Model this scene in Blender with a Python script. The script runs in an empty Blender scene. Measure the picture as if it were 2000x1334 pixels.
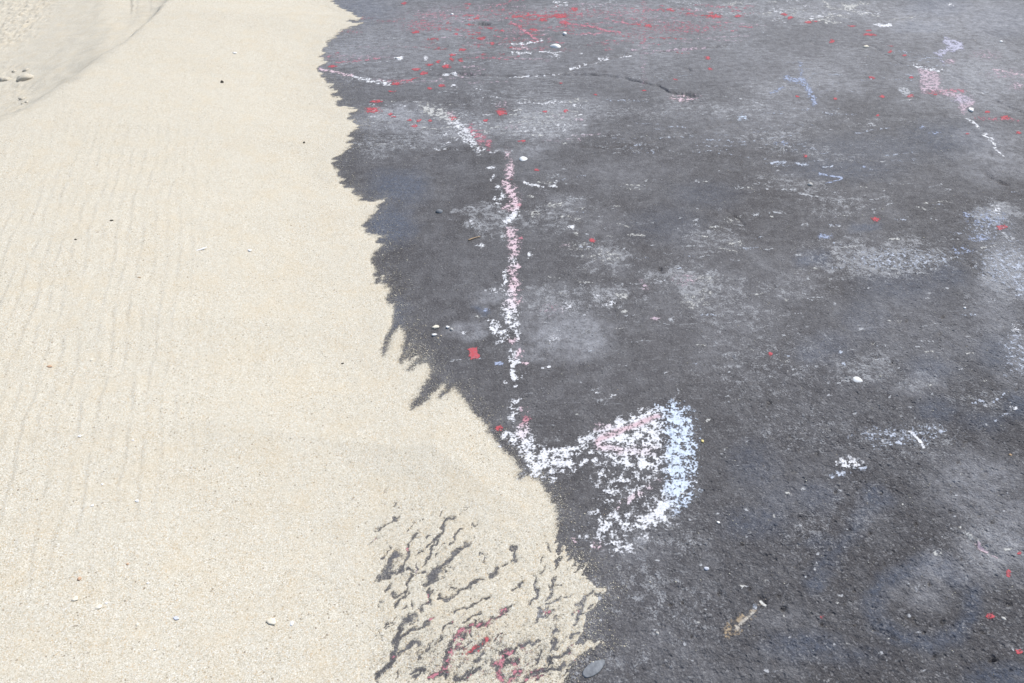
import bpy, math, random
import numpy as np

random.seed(7)
rng = np.random.default_rng(11)
sc = bpy.context.scene
col = sc.collection

# ------------------------------------------------------------------ camera, sky, sun, exposure
CAM_H, PITCH, LENS = 1.5, math.radians(40.0), 27.0
PW, PH = 2000.0, 1334.0
FPX = LENS / 36.0 * PW
cd = bpy.data.cameras.new('camera'); cam = bpy.data.objects.new('camera', cd); col.objects.link(cam)
cam.location = (0, 0, CAM_H); cam.rotation_euler = (math.radians(90) - PITCH, 0, 0)
cd.lens = LENS; cd.sensor_width = 36.0; cd.sensor_fit = 'HORIZONTAL'
cd.clip_start = 0.05; cd.clip_end = 2000
sc.camera = cam

SUN_EL, SUN_AZ = math.radians(57), math.radians(46)       # azimuth from +Y towards +X
world = bpy.data.worlds.new('World'); sc.world = world; world.use_nodes = True
wn = world.node_tree.nodes; wl = world.node_tree.links
sky = wn.new('ShaderNodeTexSky'); sky.sky_type = 'NISHITA'; sky.sun_disc = False
sky.sun_elevation = SUN_EL; sky.sun_rotation = SUN_AZ
bg = wn['Background']; bg.inputs['Strength'].default_value = 0.13
wl.new(sky.outputs['Color'], bg.inputs['Color'])
sd = bpy.data.lights.new('sun', 'SUN'); sun = bpy.data.objects.new('sun', sd); col.objects.link(sun)
sd.energy = 4.0; sd.angle = math.radians(0.53); sd.color = (1.0, 0.95, 0.87)
import mathutils
sdir = mathutils.Vector((math.sin(SUN_AZ) * math.cos(SUN_EL), math.cos(SUN_AZ) * math.cos(SUN_EL), math.sin(SUN_EL)))
sun.rotation_euler = sdir.to_track_quat('Z', 'Y').to_euler()
sun.location = sdir * 20
sc.view_settings.view_transform = 'Standard'; sc.view_settings.look = 'None'
sc.view_settings.gamma = 1.0; sc.view_settings.use_curve_mapping = False
sc.view_settings.exposure = 0.23

# ------------------------------------------------------------------ photo pixel <-> ground
CP, SP = math.cos(PITCH), math.sin(PITCH)
def ray(px, py):
    a = (px - PW / 2) / FPX; b = (PH / 2 - py) / FPX
    return np.array([a, CP + b * SP, -SP + b * CP])
def G(px, py, z=0.0):                       # pixel -> point on the level z
    d = ray(px, py); t = (CAM_H - z) / -d[2]
    return d[0] * t, d[1] * t
def UV(X, Y, Z=0.0):                        # ground point -> pixel
    zc = Z - CAM_H
    dep = np.maximum(Y * CP - zc * SP, 0.02); up = Y * SP + zc * CP
    return PW / 2 + FPX * X / dep, PH / 2 - FPX * up / dep
def MPP(px, py):                            # metres per photo pixel across, at that place on the ground
    x, y = G(px, py); return (y * CP + CAM_H * SP) / FPX

# ------------------------------------------------------------------ numpy noise
_perm = np.arange(256); np.random.default_rng(3).shuffle(_perm); _perm = np.concatenate([_perm, _perm, _perm])
_ga = np.random.default_rng(5).uniform(0, 2 * np.pi, 256); _gx, _gy = np.cos(_ga), np.sin(_ga)
def perlin(X, Y, seed=0):
    X = X + seed * 17.31; Y = Y + seed * 9.73
    xi = np.floor(X); yi = np.floor(Y); xf = X - xi; yf = Y - yi
    xi = xi.astype(np.int64) & 255; yi = yi.astype(np.int64) & 255
    u = xf * xf * xf * (xf * (xf * 6 - 15) + 10); v = yf * yf * yf * (yf * (yf * 6 - 15) + 10)
    def g(ix, iy, dx, dy):
        h = _perm[_perm[ix & 255] + (iy & 255)]
        return _gx[h] * dx + _gy[h] * dy
    a = g(xi, yi, xf, yf); b = g(xi + 1, yi, xf - 1, yf)
    c = g(xi, yi + 1, xf, yf - 1); d = g(xi + 1, yi + 1, xf - 1, yf - 1)
    return 1.5 * (a + u * (b - a) + v * (c + u * (d - c) - a - u * (b - a)))
def fbm(X, Y, scale, octv=3, seed=0, gain=0.5):
    r = 0; amp = 1; f = 1 / scale; tot = 0
    for k in range(octv):
        r = r + amp * perlin(X * f, Y * f, seed + k * 3.7); tot += amp * amp; amp *= gain; f *= 2.03
    return r / math.sqrt(tot)
def cdf(v, s=0.36):                          # noise value -> roughly uniform 0..1
    t = np.clip(v / s, -4, 4); return 1 / (1 + np.exp(-1.7 * t))
def sstep(a, b, x):
    t = np.clip((x - a) / (b - a), 0, 1); return t * t * (3 - 2 * t)

# ------------------------------------------------------------------ shape fields in photo pixels
def seg_dist(U, V, pts, vals=None):
    best = np.full(U.shape, 1e9); bv = np.zeros(U.shape) if vals is not None else None
    for i in range(len(pts) - 1):
        (x0, y0), (x1, y1) = pts[i][:2], pts[i + 1][:2]
        dx, dy = x1 - x0, y1 - y0; L = dx * dx + dy * dy + 1e-12
        t = np.clip(((U - x0) * dx + (V - y0) * dy) / L, 0, 1)
        d = np.hypot(U - x0 - t * dx, V - y0 - t * dy)
        if vals is not None:
            m = d < best; bv = np.where(m, vals[i] + t * (vals[i + 1] - vals[i]), bv)
        best = np.minimum(best, d)
    return best if vals is None else (best, bv)
def inside(U, V, poly):
    r = np.zeros(U.shape, bool); n = len(poly)
    for i in range(n):
        x0, y0 = poly[i]; x1, y1 = poly[(i + 1) % n]
        if y0 == y1: continue
        c = (y0 > V) != (y1 > V)
        r ^= c & (U < (x1 - x0) * (V - y0) / (y1 - y0) + x0)
    return r
# feature: ('s', pts, r, density[, colour])  stroke | ('e', x, y, rx, ry, density[, colour]) | ('p', pts, soft, density[, colour])
def fbox(f):
    if f[0] == 's':
        xs_ = [p[0] for p in f[1]]; ys_ = [p[1] for p in f[1]]; m = f[2] * 2 + 2
        return min(xs_) - m, min(ys_) - m, max(xs_) + m, max(ys_) + m
    if f[0] == 'e': return f[1] - 1.6 * f[3] - 1, f[2] - 1.6 * f[4] - 1, f[1] + 1.6 * f[3] + 1, f[2] + 1.6 * f[4] + 1
    xs_ = [p[0] for p in f[1]]; ys_ = [p[1] for p in f[1]]; m = f[2] * 1.5
    return min(xs_) - m, min(ys_) - m, max(xs_) + m, max(ys_) + m
def fdens(f):
    return f[5] if f[0] == 'e' else f[3]
def fcol(f):
    k = 6 if f[0] == 'e' else 4
    return f[k] if len(f) > k else 'w'
def feval(f, U, V):
    if f[0] == 's':
        d = seg_dist(U, V, f[1]); return f[3] * np.clip(1.25 - d / f[2] * 0.62, 0, 1) * (d < f[2] * 2.0)
    if f[0] == 'e':
        d = np.hypot((U - f[1]) / f[3], (V - f[2]) / f[4]); return f[5] * np.clip(1.55 - d, 0, 1)
    d = seg_dist(U, V, list(f[1]) + [f[1][0]]); d = np.where(inside(U, V, f[1]), d, -d)
    return f[3] * np.clip(0.6 + 0.4 * d / f[2], 0, 1)
def field(feats, U, V):
    r = np.zeros(U.shape)
    for f in feats:
        x0, y0, x1, y1 = fbox(f)
        m = (U > x0) & (U < x1) & (V > y0) & (V < y1)
        if m.any(): r[m] = np.maximum(r[m], feval(f, U[m], V[m]))
    return r

# ------------------------------------------------------------------ materials
class NT:
    def __init__(s, name):
        s.m = bpy.data.materials.new(name); s.m.use_nodes = True
        s.n = s.m.node_tree.nodes; s.l = s.m.node_tree.links; s.b = s.n['Principled BSDF']
        s.co = s.n.new('ShaderNodeTexCoord').outputs['Object']
    def put(s, sock, v):
        if hasattr(v, 'is_output'): s.l.new(v, sock)
        elif isinstance(v, (tuple, list)) and len(v) == 3 and sock.type == 'RGBA': sock.default_value = (*v, 1)
        else: sock.default_value = v
    def noise(s, scale, detail=2, rough=0.5, vec=None, dist=0.0, out='Fac'):
        n = s.n.new('ShaderNodeTexNoise'); n.inputs['Scale'].default_value = scale
        n.inputs['Detail'].default_value = detail; n.inputs['Roughness'].default_value = rough
        n.inputs['Distortion'].default_value = dist; s.l.new(vec or s.co, n.inputs['Vector']); return n.outputs[out]
    def voro(s, scale, out='Color', rand=1.0, vec=None, feature='F1'):
        n = s.n.new('ShaderNodeTexVoronoi'); n.feature = feature; n.inputs['Scale'].default_value = scale
        n.inputs['Randomness'].default_value = rand; s.l.new(vec or s.co, n.inputs['Vector']); return n.outputs[out]
    def ramp(s, fac, stops, interp='LINEAR'):
        n = s.n.new('ShaderNodeValToRGB'); cr = n.color_ramp; cr.interpolation = interp
        while len(cr.elements) < len(stops): cr.elements.new(0.5)
        for e, (p, c) in zip(cr.elements, stops):
            e.position = p; e.color = (c, c, c, 1) if not isinstance(c, (tuple, list)) else (*c, 1)
        s.put(n.inputs['Fac'], fac); return n.outputs['Color']
    def mix(s, fac, a, b, mode='MIX'):
        n = s.n.new('ShaderNodeMix'); n.data_type = 'RGBA'; n.blend_type = mode
        s.put(n.inputs['Factor'], fac); s.put(n.inputs[6], a); s.put(n.inputs[7], b); return n.outputs[2]
    def math(s, op, a, b=0.0, clamp=False):
        n = s.n.new('ShaderNodeMath'); n.operation = op; n.use_clamp = clamp
        s.put(n.inputs[0], a); s.put(n.inputs[1], b); return n.outputs[0]
    def attr(s, name, out='Fac'):
        n = s.n.new('ShaderNodeAttribute'); n.attribute_name = name; return n.outputs[out]
    def sep(s, c, i=0):
        n = s.n.new('ShaderNodeSeparateColor'); s.l.new(c, n.inputs[0]); return n.outputs[i]
    def stretch(s, sx, sy, rot=0.0):
        n = s.n.new('ShaderNodeMapping'); n.inputs['Scale'].default_value = (sx, sy, 1)
        n.inputs['Rotation'].default_value = (0, 0, rot); s.l.new(s.co, n.inputs['Vector']); return n.outputs[0]
    def bump(s, h, strength, dist, normal=None):
        n = s.n.new('ShaderNodeBump'); n.inputs['Strength'].default_value = strength
        s.put(n.inputs['Distance'], dist); s.l.new(h, n.inputs['Height'])
        if normal is not None: s.l.new(normal, n.inputs['Normal'])
        return n.outputs[0]
    def done(s, colr, rough=0.9, normal=None, spec=0.3, alpha=None):
        s.put(s.b.inputs['Base Color'], colr); s.put(s.b.inputs['Roughness'], rough)
        s.b.inputs['Specular IOR Level'].default_value = spec
        if normal is not None: s.l.new(normal, s.b.inputs['Normal'])
        if alpha is not None: s.l.new(alpha, s.b.inputs['Alpha'])
        return s.m

def mat_pavement():
    t = NT('worn_tar_pavement')
    big = t.noise(3.2, 5, 0.6); med = t.noise(17, 6, 0.68); sml = t.noise(75, 6, 0.75)
    base = t.mix(t.ramp(big, [(0.32, 0.0), (0.68, 1.0)]), (0.055, 0.051, 0.053), (0.102, 0.101, 0.107))
    base = t.mix(t.ramp(med, [(0.34, 0.75), (0.60, 0.0)]), base, (0.044, 0.041, 0.044))
    base = t.mix(t.ramp(med, [(0.52, 0.0), (0.75, 0.7)]), base, (0.115, 0.114, 0.122))
    # blue-grey stains
    bl = t.math('MULTIPLY', t.attr('stain'), t.ramp(t.noise(60, 5, 0.75), [(0.32, 0.15), (0.66, 1.0)]))
    base = t.mix(bl, base, (0.070, 0.088, 0.128))
    # rubbed-in pale grime and painted far-end haze, broken up at every scale
    dn = t.math('MULTIPLY', t.ramp(t.noise(26, 8, 0.74, dist=0.4), [(0.36, 0.0), (0.64, 1.0)]), t.ramp(sml, [(0.32, 0.25), (0.62, 1.0)]))
    base = t.mix(t.math('MULTIPLY', t.attr('dust_haze'), t.math('ADD', t.math('MULTIPLY', dn, 1.15), 0.24)), base, (0.305, 0.312, 0.338))
    # remnants of pale paint caught in the texture
    pn = t.math('ADD', t.math('MULTIPLY', t.noise(38, 8, 0.72, dist=0.5), 0.55), t.math('MULTIPLY', t.noise(210, 4, 0.72), 0.45))
    pm = t.ramp(t.math('ADD', pn, t.math('MULTIPLY', t.attr('scuff'), 0.20)), [(0.615, 0.0), (0.67, 1.0)])
    base = t.mix(t.math('MULTIPLY', pm, t.ramp(t.noise(30, 3), [(0.3, 0.30), (0.7, 0.85)])), base, (0.36, 0.37, 0.39))
    # dragged scratches
    sn = t.noise(15, 7, 0.74, vec=t.stretch(1.0, 7.0, 0.10), dist=0.3)
    sm = t.ramp(t.math('ADD', sn, t.math('MULTIPLY', t.attr('streak'), 0.17)), [(0.64, 0.0), (0.71, 0.85)])
    base = t.mix(t.math('MULTIPLY', sm, t.ramp(t.noise(140, 3, 0.7), [(0.40, 0.1), (0.58, 1.0)])), base, (0.31, 0.32, 0.34))
    # aggregate and grains
    vr = t.sep(t.voro(240), 0); clump = t.ramp(t.noise(9, 5, 0.7), [(0.35, 0.35), (0.65, 1.0)])
    base = t.mix(t.ramp(vr, [(0.0, 0.35), (0.16, 0.0)]), base, (0.02, 0.02, 0.022))
    ag = t.math('MULTIPLY', t.ramp(vr, [(0.80, 0.0), (1.0, 1.0)]), t.math('MULTIPLY', clump, t.ramp(t.attr('rough'), [(0.0, 0.30), (1.0, 0.75)])))
    base = t.mix(ag, base, (0.28, 0.28, 0.29))
    fine = t.noise(420, 4, 0.8)
    base = t.mix(t.math('MULTIPLY', t.ramp(fine, [(0.55, 0.0), (0.70, 0.65)]), clump), base, (0.29, 0.295, 0.31))
    base = t.mix(t.ramp(fine, [(0.30, 0.65), (0.46, 0.0)]), base, (0.018, 0.017, 0.019))
    # blown sand grains near the drift
    sp = t.math('ADD', t.noise(330, 3, 0.65), t.math('MULTIPLY', t.attr('sandy'), 0.17))
    base = t.mix(t.ramp(sp, [(0.70, 0.0), (0.75, 0.85)]), base, (0.42, 0.385, 0.32))
    # relief
    h = t.math('ADD', t.math('MULTIPLY', t.noise(120, 5, 0.7), 0.8), t.math('MULTIPLY', t.voro(170, 'Distance'), 0.30))
    vd = t.voro(75, 'Distance'); pick = t.ramp(t.sep(t.voro(75), 1), [(0.30, 1.0), (0.34, 0.0)])
    h = t.math('SUBTRACT', h, t.math('MULTIPLY', t.math('MULTIPLY', t.ramp(vd, [(0.10, 1.0), (0.34, 0.0)]), pick), 0.55))
    nb = t.bump(h, 0.8, t.math('ADD', 0.0026, t.math('MULTIPLY', t.attr('rough'), 0.011)))
    rg = t.ramp(t.noise(40, 3), [(0.3, 0.62), (0.7, 0.85)])
    return t.done(base, rg, nb, 0.35)

def mat_sand(name='dry_beach_sand', loose=True):
    t = NT(name)
    v1 = t.sep(t.voro(620), 0); v2 = t.sep(t.voro(420), 1); v3 = t.noise(300, 4, 0.8)
    c = t.ramp(v1, [(0.0, (0.20, 0.175, 0.13)), (0.12, (0.38, 0.34, 0.262)), (0.45, (0.495, 0.460, 0.376)),
                    (0.75, (0.55, 0.514, 0.428)), (0.92, (0.63, 0.605, 0.53)), (1.0, (0.76, 0.75, 0.70))])
    c = t.mix(t.ramp(v2, [(0.0, 0.75), (0.20, 0.0)]), c, (0.45, 0.315, 0.17))
    c = t.mix(t.ramp(v2, [(0.86, 0.0), (1.0, 0.55)]), c, (0.60, 0.60, 0.59))
    c = t.mix(t.ramp(v3, [(0.34, 0.62), (0.50, 0.0)]), c, (0.385, 0.345, 0.265))
    c = t.mix(t.ramp(v3, [(0.50, 0.0), (0.66, 0.60)]), c, (0.63, 0.605, 0.53))
    dk = t.sep(t.voro(290), 2)
    c = t.mix(t.ramp(dk, [(0.0, 0.85), (0.007, 0.75), (0.010, 0.0)]), c, (0.16, 0.125, 0.09))
    c = t.mix(t.ramp(t.noise(6, 5, 0.65), [(0.38, 0.0), (0.70, 0.30)]), c, (0.50, 0.475, 0.405))
    c = t.mix(t.ramp(t.noise(11, 4, 0.6), [(0.48, 0.0), (0.72, 0.30)]), c, (0.50, 0.415, 0.285))
    n1 = t.noise(520, 3, 0.75); n2 = t.noise(190, 4, 0.75)
    n4 = t.math('ADD', t.math('MULTIPLY', t.math('SUBTRACT', n1, 0.5), 3.4), t.math('MULTIPLY', t.math('SUBTRACT', n2, 0.5), 2.2))
    al = t.ramp(t.math('ADD', t.math('ADD', t.attr('cover'), n4), 0.05), [(0.10, 0.0), (0.50, 0.60), (0.95, 1.0)]) if loose else None
    h = t.math('ADD', t.math('MULTIPLY', t.noise(420, 3, 0.7), 0.6), t.math('MULTIPLY', t.noise(120, 3, 0.6), 0.5))
    nb = t.bump(h, 0.32, 0.0011)
    return t.done(c, 0.95, nb, 0.15, alpha=al)

def mat_paint():
    t = NT('flaking_paint')
    c = t.attr('paint_colour', 'Color')
    n1 = t.noise(480, 4, 0.8); n2 = t.noise(150, 4, 0.72)
    c = t.mix(t.ramp(n2, [(0.36, 0.45), (0.52, 0.0)]), c, (0.20, 0.20, 0.21))
    n4 = t.math('ADD', t.math('MULTIPLY', t.math('SUBTRACT', n1, 0.5), 3.0), t.math('MULTIPLY', t.math('SUBTRACT', n2, 0.5), 1.8))
    a = t.math('ADD', t.math('ADD', t.math('MULTIPLY', t.attr('cover'), 2.0), 0.38), n4)
    al = t.ramp(a, [(0.22, 0.0), (0.62, 0.55), (0.95, 0.97)])
    nb = t.bump(t.noise(260, 3, 0.7), 0.4, 0.0015)
    return t.done(c, 0.8, nb, 0.3, alpha=al)

def mat_plain(name, c1, c2, scale=120, rough=0.7, bump=0.0006, spec=0.35):
    t = NT(name)
    c = t.mix(t.ramp(t.noise(scale, 4, 0.65), [(0.3, 0.0), (0.7, 1.0)]), c1, c2)
    nb = t.bump(t.noise(scale * 2.2, 3, 0.6), 0.5, bump)
    return t.done(c, rough, nb, spec)

M_PAVE, M_SAND, M_PAINT = mat_pavement(), mat_sand(), mat_paint()
M_CLOD = mat_sand('packed_sand', False)
M_SHELL = mat_plain('bleached_shell', (0.78, 0.77, 0.75), (0.88, 0.88, 0.87), 160, 0.5)
M_SHELLW = mat_plain('cream_shell', (0.60, 0.54, 0.42), (0.76, 0.72, 0.62), 140, 0.6)
M_SHELLB = mat_plain('bluish_shell', (0.48, 0.50, 0.58), (0.66, 0.68, 0.74), 140, 0.5)
M_ORANGE = mat_plain('orange_shell', (0.42, 0.25, 0.15), (0.54, 0.37, 0.25), 200, 0.6)
M_DARK = mat_plain('dark_bit', (0.05, 0.045, 0.035), (0.10, 0.085, 0.06), 200, 0.8)
M_GREY = mat_plain('grey_stone', (0.11, 0.12, 0.135), (0.22, 0.235, 0.255), 90, 0.75, 0.0008)
M_PALE = mat_plain('pale_stone', (0.36, 0.355, 0.34), (0.52, 0.51, 0.48), 120, 0.75, 0.0008)
M_YELLOW = mat_plain('yellow_plastic', (0.62, 0.50, 0.17), (0.74, 0.63, 0.30), 120, 0.5)
M_STRAW = mat_plain('straw', (0.38, 0.26, 0.15), (0.52, 0.38, 0.24), 200, 0.8)

# ------------------------------------------------------------------ sand outline (traced)
EDGE = [(648,0),(657,8),(664,16),(684,22),(692,31),(712,36),(697,41),(684,40),(676,44),(706,45),(680,56),(668,60),(657,70),(645,76),
 (640,85),(636,95),(632,105),(630,113),(637,120),(632,128),(617,137),(628,145),(638,152),(636,158),(648,166),(645,172),(659,178),(652,186),
 (666,194),(658,203),(678,209),(694,217),(684,225),(681,233),(700,240),(706,247),(692,256),(680,264),(693,274),(682,288),(668,302),
 (656,312),(649,322),(661,333),(667,345),(668,355),(674,366),(688,362),(686,374),(698,380),(708,382),(707,391),(728,394),(752,388),(749,398),
 (736,409),(722,428),(714,441),(712,453),(724,457),(757,458),(738,467),(736,475),(750,477),(745,486),(733,493),(730,500),(732,515),(735,535),
 (738,552),(744,541),(753,534),(751,548),(752,560),(767,561),(763,572),(757,585),(760,594),(771,594),(772,610),(770,622),(764,640),(757,655),
 (752,670),(747,694),(755,676),(762,657),(770,644),(781,636),(792,641),(792,660),(788,690),(783,709),(789,695),(796,680),(801,668),(804,674),
 (790,702),(800,690),(809,681),(807,690),(797,703),(808,695),(822,690),(820,700),(808,712),(798,723),(812,714),(826,706),(842,714),(845,726),
 (838,742),(830,756),(820,775),(806,792),(803,801),(816,792),(834,778),(826,784),(846,765),(868,749),(872,762),(860,776),(886,755),(900,768),
 (915,789),(930,807),(945,819),(958,840),(968,858),(985,876),(1000,891),(1012,905),(1023,917),(1008,938),(1027,927),(1040,928),(1058,938),
 (1070,955),(1080,975),(1088,990),(1092,1010),(1088,1040),(1086,1066),(1090,1085),(1082,1110),(1078,1140),(1064,1206),(1076,1165),(1085,1120),
 (1094,1090),(1102,1064),(1108,1084),(1104,1100),(1118,1090),(1128,1104),(1122,1120),(1145,1102),(1136,1124),(1158,1143),(1181,1153),(1162,1160),
 (1167,1176),(1150,1190),(1140,1200),(1145,1216),(1138,1238),(1120,1262),(1150,1252),(1176,1256),(1140,1275),(1112,1300),(1098,1334)]
INNER = [(632,0)] + [(p[0] - 4, p[1]) for p in EDGE if p[1] > 5 and p[1] < 640][::2] + [(742,690),(770,712),(795,728),(812,750),(797,802),(840,785),(875,770),
 (905,790),(940,825),(975,880),(1010,925),(1050,945),(1072,985),(1078,1030),(1062,1052),(1010,1040),(950,1015),(880,985),(810,965),(752,960),
 (738,1010),(722,1060),(728,1110),(724,1180),(728,1260),(730,1334)]
def wline(px, top, bot):
    w = [G(*p) for p in px]; return top + w + bot
EW = wline(EDGE, [(-60, 220), (-3.2, 20), (-1.45, 7.0)], [(0.02, 0.35), (-0.15, -1.0), (-1.5, -12), (-60, -220)])
IW = wline(INNER, [(-60, 220), (-3.25, 20), (-1.5, 7.0)], [(-0.32, 0.35), (-0.5, -1.0), (-1.9, -12), (-60, -220)])
FARP = [(-230, -220), (-230, 220)]

def grow(a, step, lim, sign, k=1.32):
    out = []; x = a
    while abs(x) < lim:
        step *= k; x += sign * step; out.append(x)
    return out
def axis(parts, lo_lim, hi_lim):
    a = [parts[0][0]]
    for x0, x1, d in parts:
        n = max(1, int(round((x1 - x0) / d))); a += list(x0 + (x1 - x0) * (np.arange(n) + 1) / n)
    left = grow(a[0], parts[0][2], lo_lim, -1); right = grow(a[-1], parts[-1][2], hi_lim, 1)
    return np.array(left[::-1] + a + right)
def yaxis(y0, y1, d0, p, dmax, lim):
    a = [y0]
    while a[-1] < y1: a.append(a[-1] + min(dmax, d0 * (a[-1] / 0.73) ** p))
    return np.array(grow(a[0], d0, lim, -1)[::-1] + a + grow(a[-1], dmax, lim, 1))

def signed(X, Y, line):
    d = seg_dist(X, Y, line); ins = inside(X, Y, line + FARP)
    return np.where(ins, d, -d)

def grid_mesh(name, xs, ys, Z, mat, keep=None, attrs=None):
    ny, nx = Z.shape
    X, Y = np.meshgrid(xs, ys)
    idx = np.arange(nx * ny).reshape(ny, nx)
    q = np.stack([idx[:-1, :-1], idx[:-1, 1:], idx[1:, 1:], idx[1:, :-1]], -1)
    if keep is not None: q = q[keep]
    q = q.reshape(-1, 4)
    used = np.zeros(nx * ny, bool); used[q.ravel()] = True
    remap = np.cumsum(used) - 1; q = remap[q]
    co = np.stack([X.ravel(), Y.ravel(), Z.ravel()], 1)[used]
    me = bpy.data.meshes.new(name); nf = len(q)
    me.vertices.add(len(co)); me.vertices.foreach_set('co', co.astype(np.float32).ravel())
    me.loops.add(nf * 4); me.loops.foreach_set('vertex_index', q.astype(np.int32).ravel())
    me.polygons.add(nf); me.polygons.foreach_set('loop_start', np.arange(0, nf * 4, 4, dtype=np.int32))
    me.update(calc_edges=True); me.polygons.foreach_set('use_smooth', np.ones(nf, bool))
    for k, v in (attrs or {}).items():
        a = me.attributes.new(k, 'FLOAT', 'POINT'); a.data.foreach_set('value', v.ravel()[used].astype(np.float32))
    me.materials.append(mat); me.validate()
    o = bpy.data.objects.new(name, me); col.objects.link(o); return o

class Height:                               # bilinear lookup in a grid
    def __init__(s, xs, ys, Z): s.xs, s.ys, s.Z = xs, ys, Z
    def __call__(s, X, Y):
        X = np.asarray(X, float); Y = np.asarray(Y, float)
        i = np.clip(np.searchsorted(s.xs, X) - 1, 0, len(s.xs) - 2); j = np.clip(np.searchsorted(s.ys, Y) - 1, 0, len(s.ys) - 2)
        fx = (X - s.xs[i]) / (s.xs[i + 1] - s.xs[i]); fy = (Y - s.ys[j]) / (s.ys[j + 1] - s.ys[j])
        Z = s.Z
        return (Z[j, i] * (1 - fx) + Z[j, i + 1] * fx) * (1 - fy) + (Z[j + 1, i] * (1 - fx) + Z[j + 1, i + 1] * fx) * fy

# ------------------------------------------------------------------ pavement
CRACKS = [  # points, half width px, depth m
 ([(835,146),(900,145),(1000,148),(1050,147),(1100,144),(1120,135),(1140,126),(1180,116),(1210,109),(1240,103),(1270,102),(1320,98),(1390,92),(1420,88)], 1.6, .010),
 ([(1100,144),(1150,145),(1200,148),(1250,158),(1290,168),(1310,180),(1330,181),(1362,186)], 1.8, .012),
 ([(880,290),(850,297),(815,308)], 2.0, .006), ([(1010,283),(1060,278),(1120,285),(1180,290),(1250,282),(1330,268),(1400,245),(1460,230)], 1.3, .005),
 ([(1585,85),(1632,93),(1700,88),(1760,124),(1787,127),(1860,145),(1920,180),(1960,205),(2005,222)], 1.3, .006),
 ([(1820,85),(1920,60),(2000,92)], 1.0, .005), ([(1700,70),(1725,86),(1790,90)], 1.0, .004),
 ([(1925,340),(1945,353),(1970,360)], 2.0, .008), ([(1895,515),(1915,530),(1945,542)], 2.5, .007),
 ([(1868,1040),(1890,1048),(1908,1058),(1913,1068),(1932,1076),(1952,1086)], 4.0, .007), ([(1420,412),(1440,425),(1455,440)], 2.0, .005),
 ([(1700,1225),(1730,1240),(1756,1250)], 2.5, .005), ([(1480,1165),(1492,1170),(1496,1178)], 3.0, .006),
 ([(1770,1205),(1795,1222)], 3.0, .005), ([(1640,1235),(1700,1260)], 2, .003), ([(640,120),(720,116),(800,107),(850,90),(920,72)], 1.0, .004)]
PITS = [(945,48,14,3.5,.014),(1335,190,25,9,.010),(1345,136,6,3,.008),(905,143,16,3,.010),(1521,1163,4,5,.008),(1530,1190,6,6,.010),
 (1942,1287,9,4,.010),(1975,1307,5,4,.008),(1840,1215,5,6,.008),(1405,1158,4,5,.008),(1817,1140,4,5,.008),(1805,1235,4,4,.007),
 (1790,1022,4,6,.007),(1917,1005,6,3,.008),(1937,1018,5,4,.008),(1551,921,7,3,.007),(1770,628,3,3,.008),(1836,650,3,3,.007),(1973,1178,7,5,.008),
 (1923,1233,5,3,.006),(1670,845,3,3,.005),(1868,810,4,3,.006),(1925,925,6,4,.006)]
xs = axis([(-1.5, -0.42, .008), (-0.42, 1.12, .0033), (1.12, 3.6, .0075)], 240, 240)
ys = yaxis(0.60, 5.8, .0030, 1.20, .0085, 240)
X, Y = np.meshgrid(xs, ys); U, V = UV(X, Y)
vis = (Y > 0.2) & (Y < 9)
U = np.where(vis, U, -9e3); V = np.where(vis, V, -9e3)
rough = 0.15 + 0.85 * np.clip(sstep(1250, 1850, U + 0.55 * (V - 667)) * sstep(350, 900, V) + 0.35 * sstep(1600, 2000, U) * sstep(0, 500, V), 0, 1)
H = 0.004 * fbm(X, Y, 0.45, 3, 1) + 0.0007 * fbm(X, Y, 0.05, 3, 2)
rid = fbm(X * 0.8 + Y * 0.35, Y * 0.8 - X * 0.35, 0.019, 3, 5)
H += rough * 0.0034 * rid + (.25 + .75 * rough) * 0.0007 * fbm(X, Y, .010, 2, 6)
H -= 0.0040 * np.clip(fbm(X, Y, 0.05, 3, 12) - 0.45, 0, 1) * rough
_r = np.random.default_rng(8)
for _ in range(150):
    px, py = _r.uniform(1250, 2000), _r.uniform(480, 1330)
    if _r.random() > .15 + .85 * np.clip((px - 1250 + .55 * (py - 667)) / 600, 0, 1): continue
    w = _r.lognormal(.85, .30); PITS.append((px, py, w, w * _r.uniform(.6, 1.1), .0024 * w))
for pts, hw, dep in CRACKS:
    x0, y0, x1, y1 = fbox(('s', pts, hw * 4, 1)); m = (U > x0) & (U < x1) & (V > y0) & (V < y1)
    uu = U[m] + 2.5 * perlin(X[m] * 25, Y[m] * 25, 4); vv = V[m] + 1.2 * perlin(X[m] * 25, Y[m] * 25, 6)
    d = seg_dist(uu, vv, pts); H[m] -= 1.05 * dep * np.clip(1.3 - d / hw, 0, 1) * (0.45 + 0.55 * cdf(fbm(X[m], Y[m], .08, 2, 9)))
    H[m] -= dep * 0.25 * np.exp(-(d / (hw * 4)) ** 2)
for px, py, rx, ry, dep in PITS:
    m = (abs(U - px) < 2.5 * rx) & (abs(V - py) < 2.5 * ry)
    d = np.hypot((U[m] - px) / rx, (V[m] - py) / ry) + 0.3 * perlin(X[m] * 90, Y[m] * 90, 3); H[m] -= dep * sstep(1.3, 0.5, d)
d_out = signed(X, Y, EW); d_in = signed(X, Y, IW)
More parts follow.
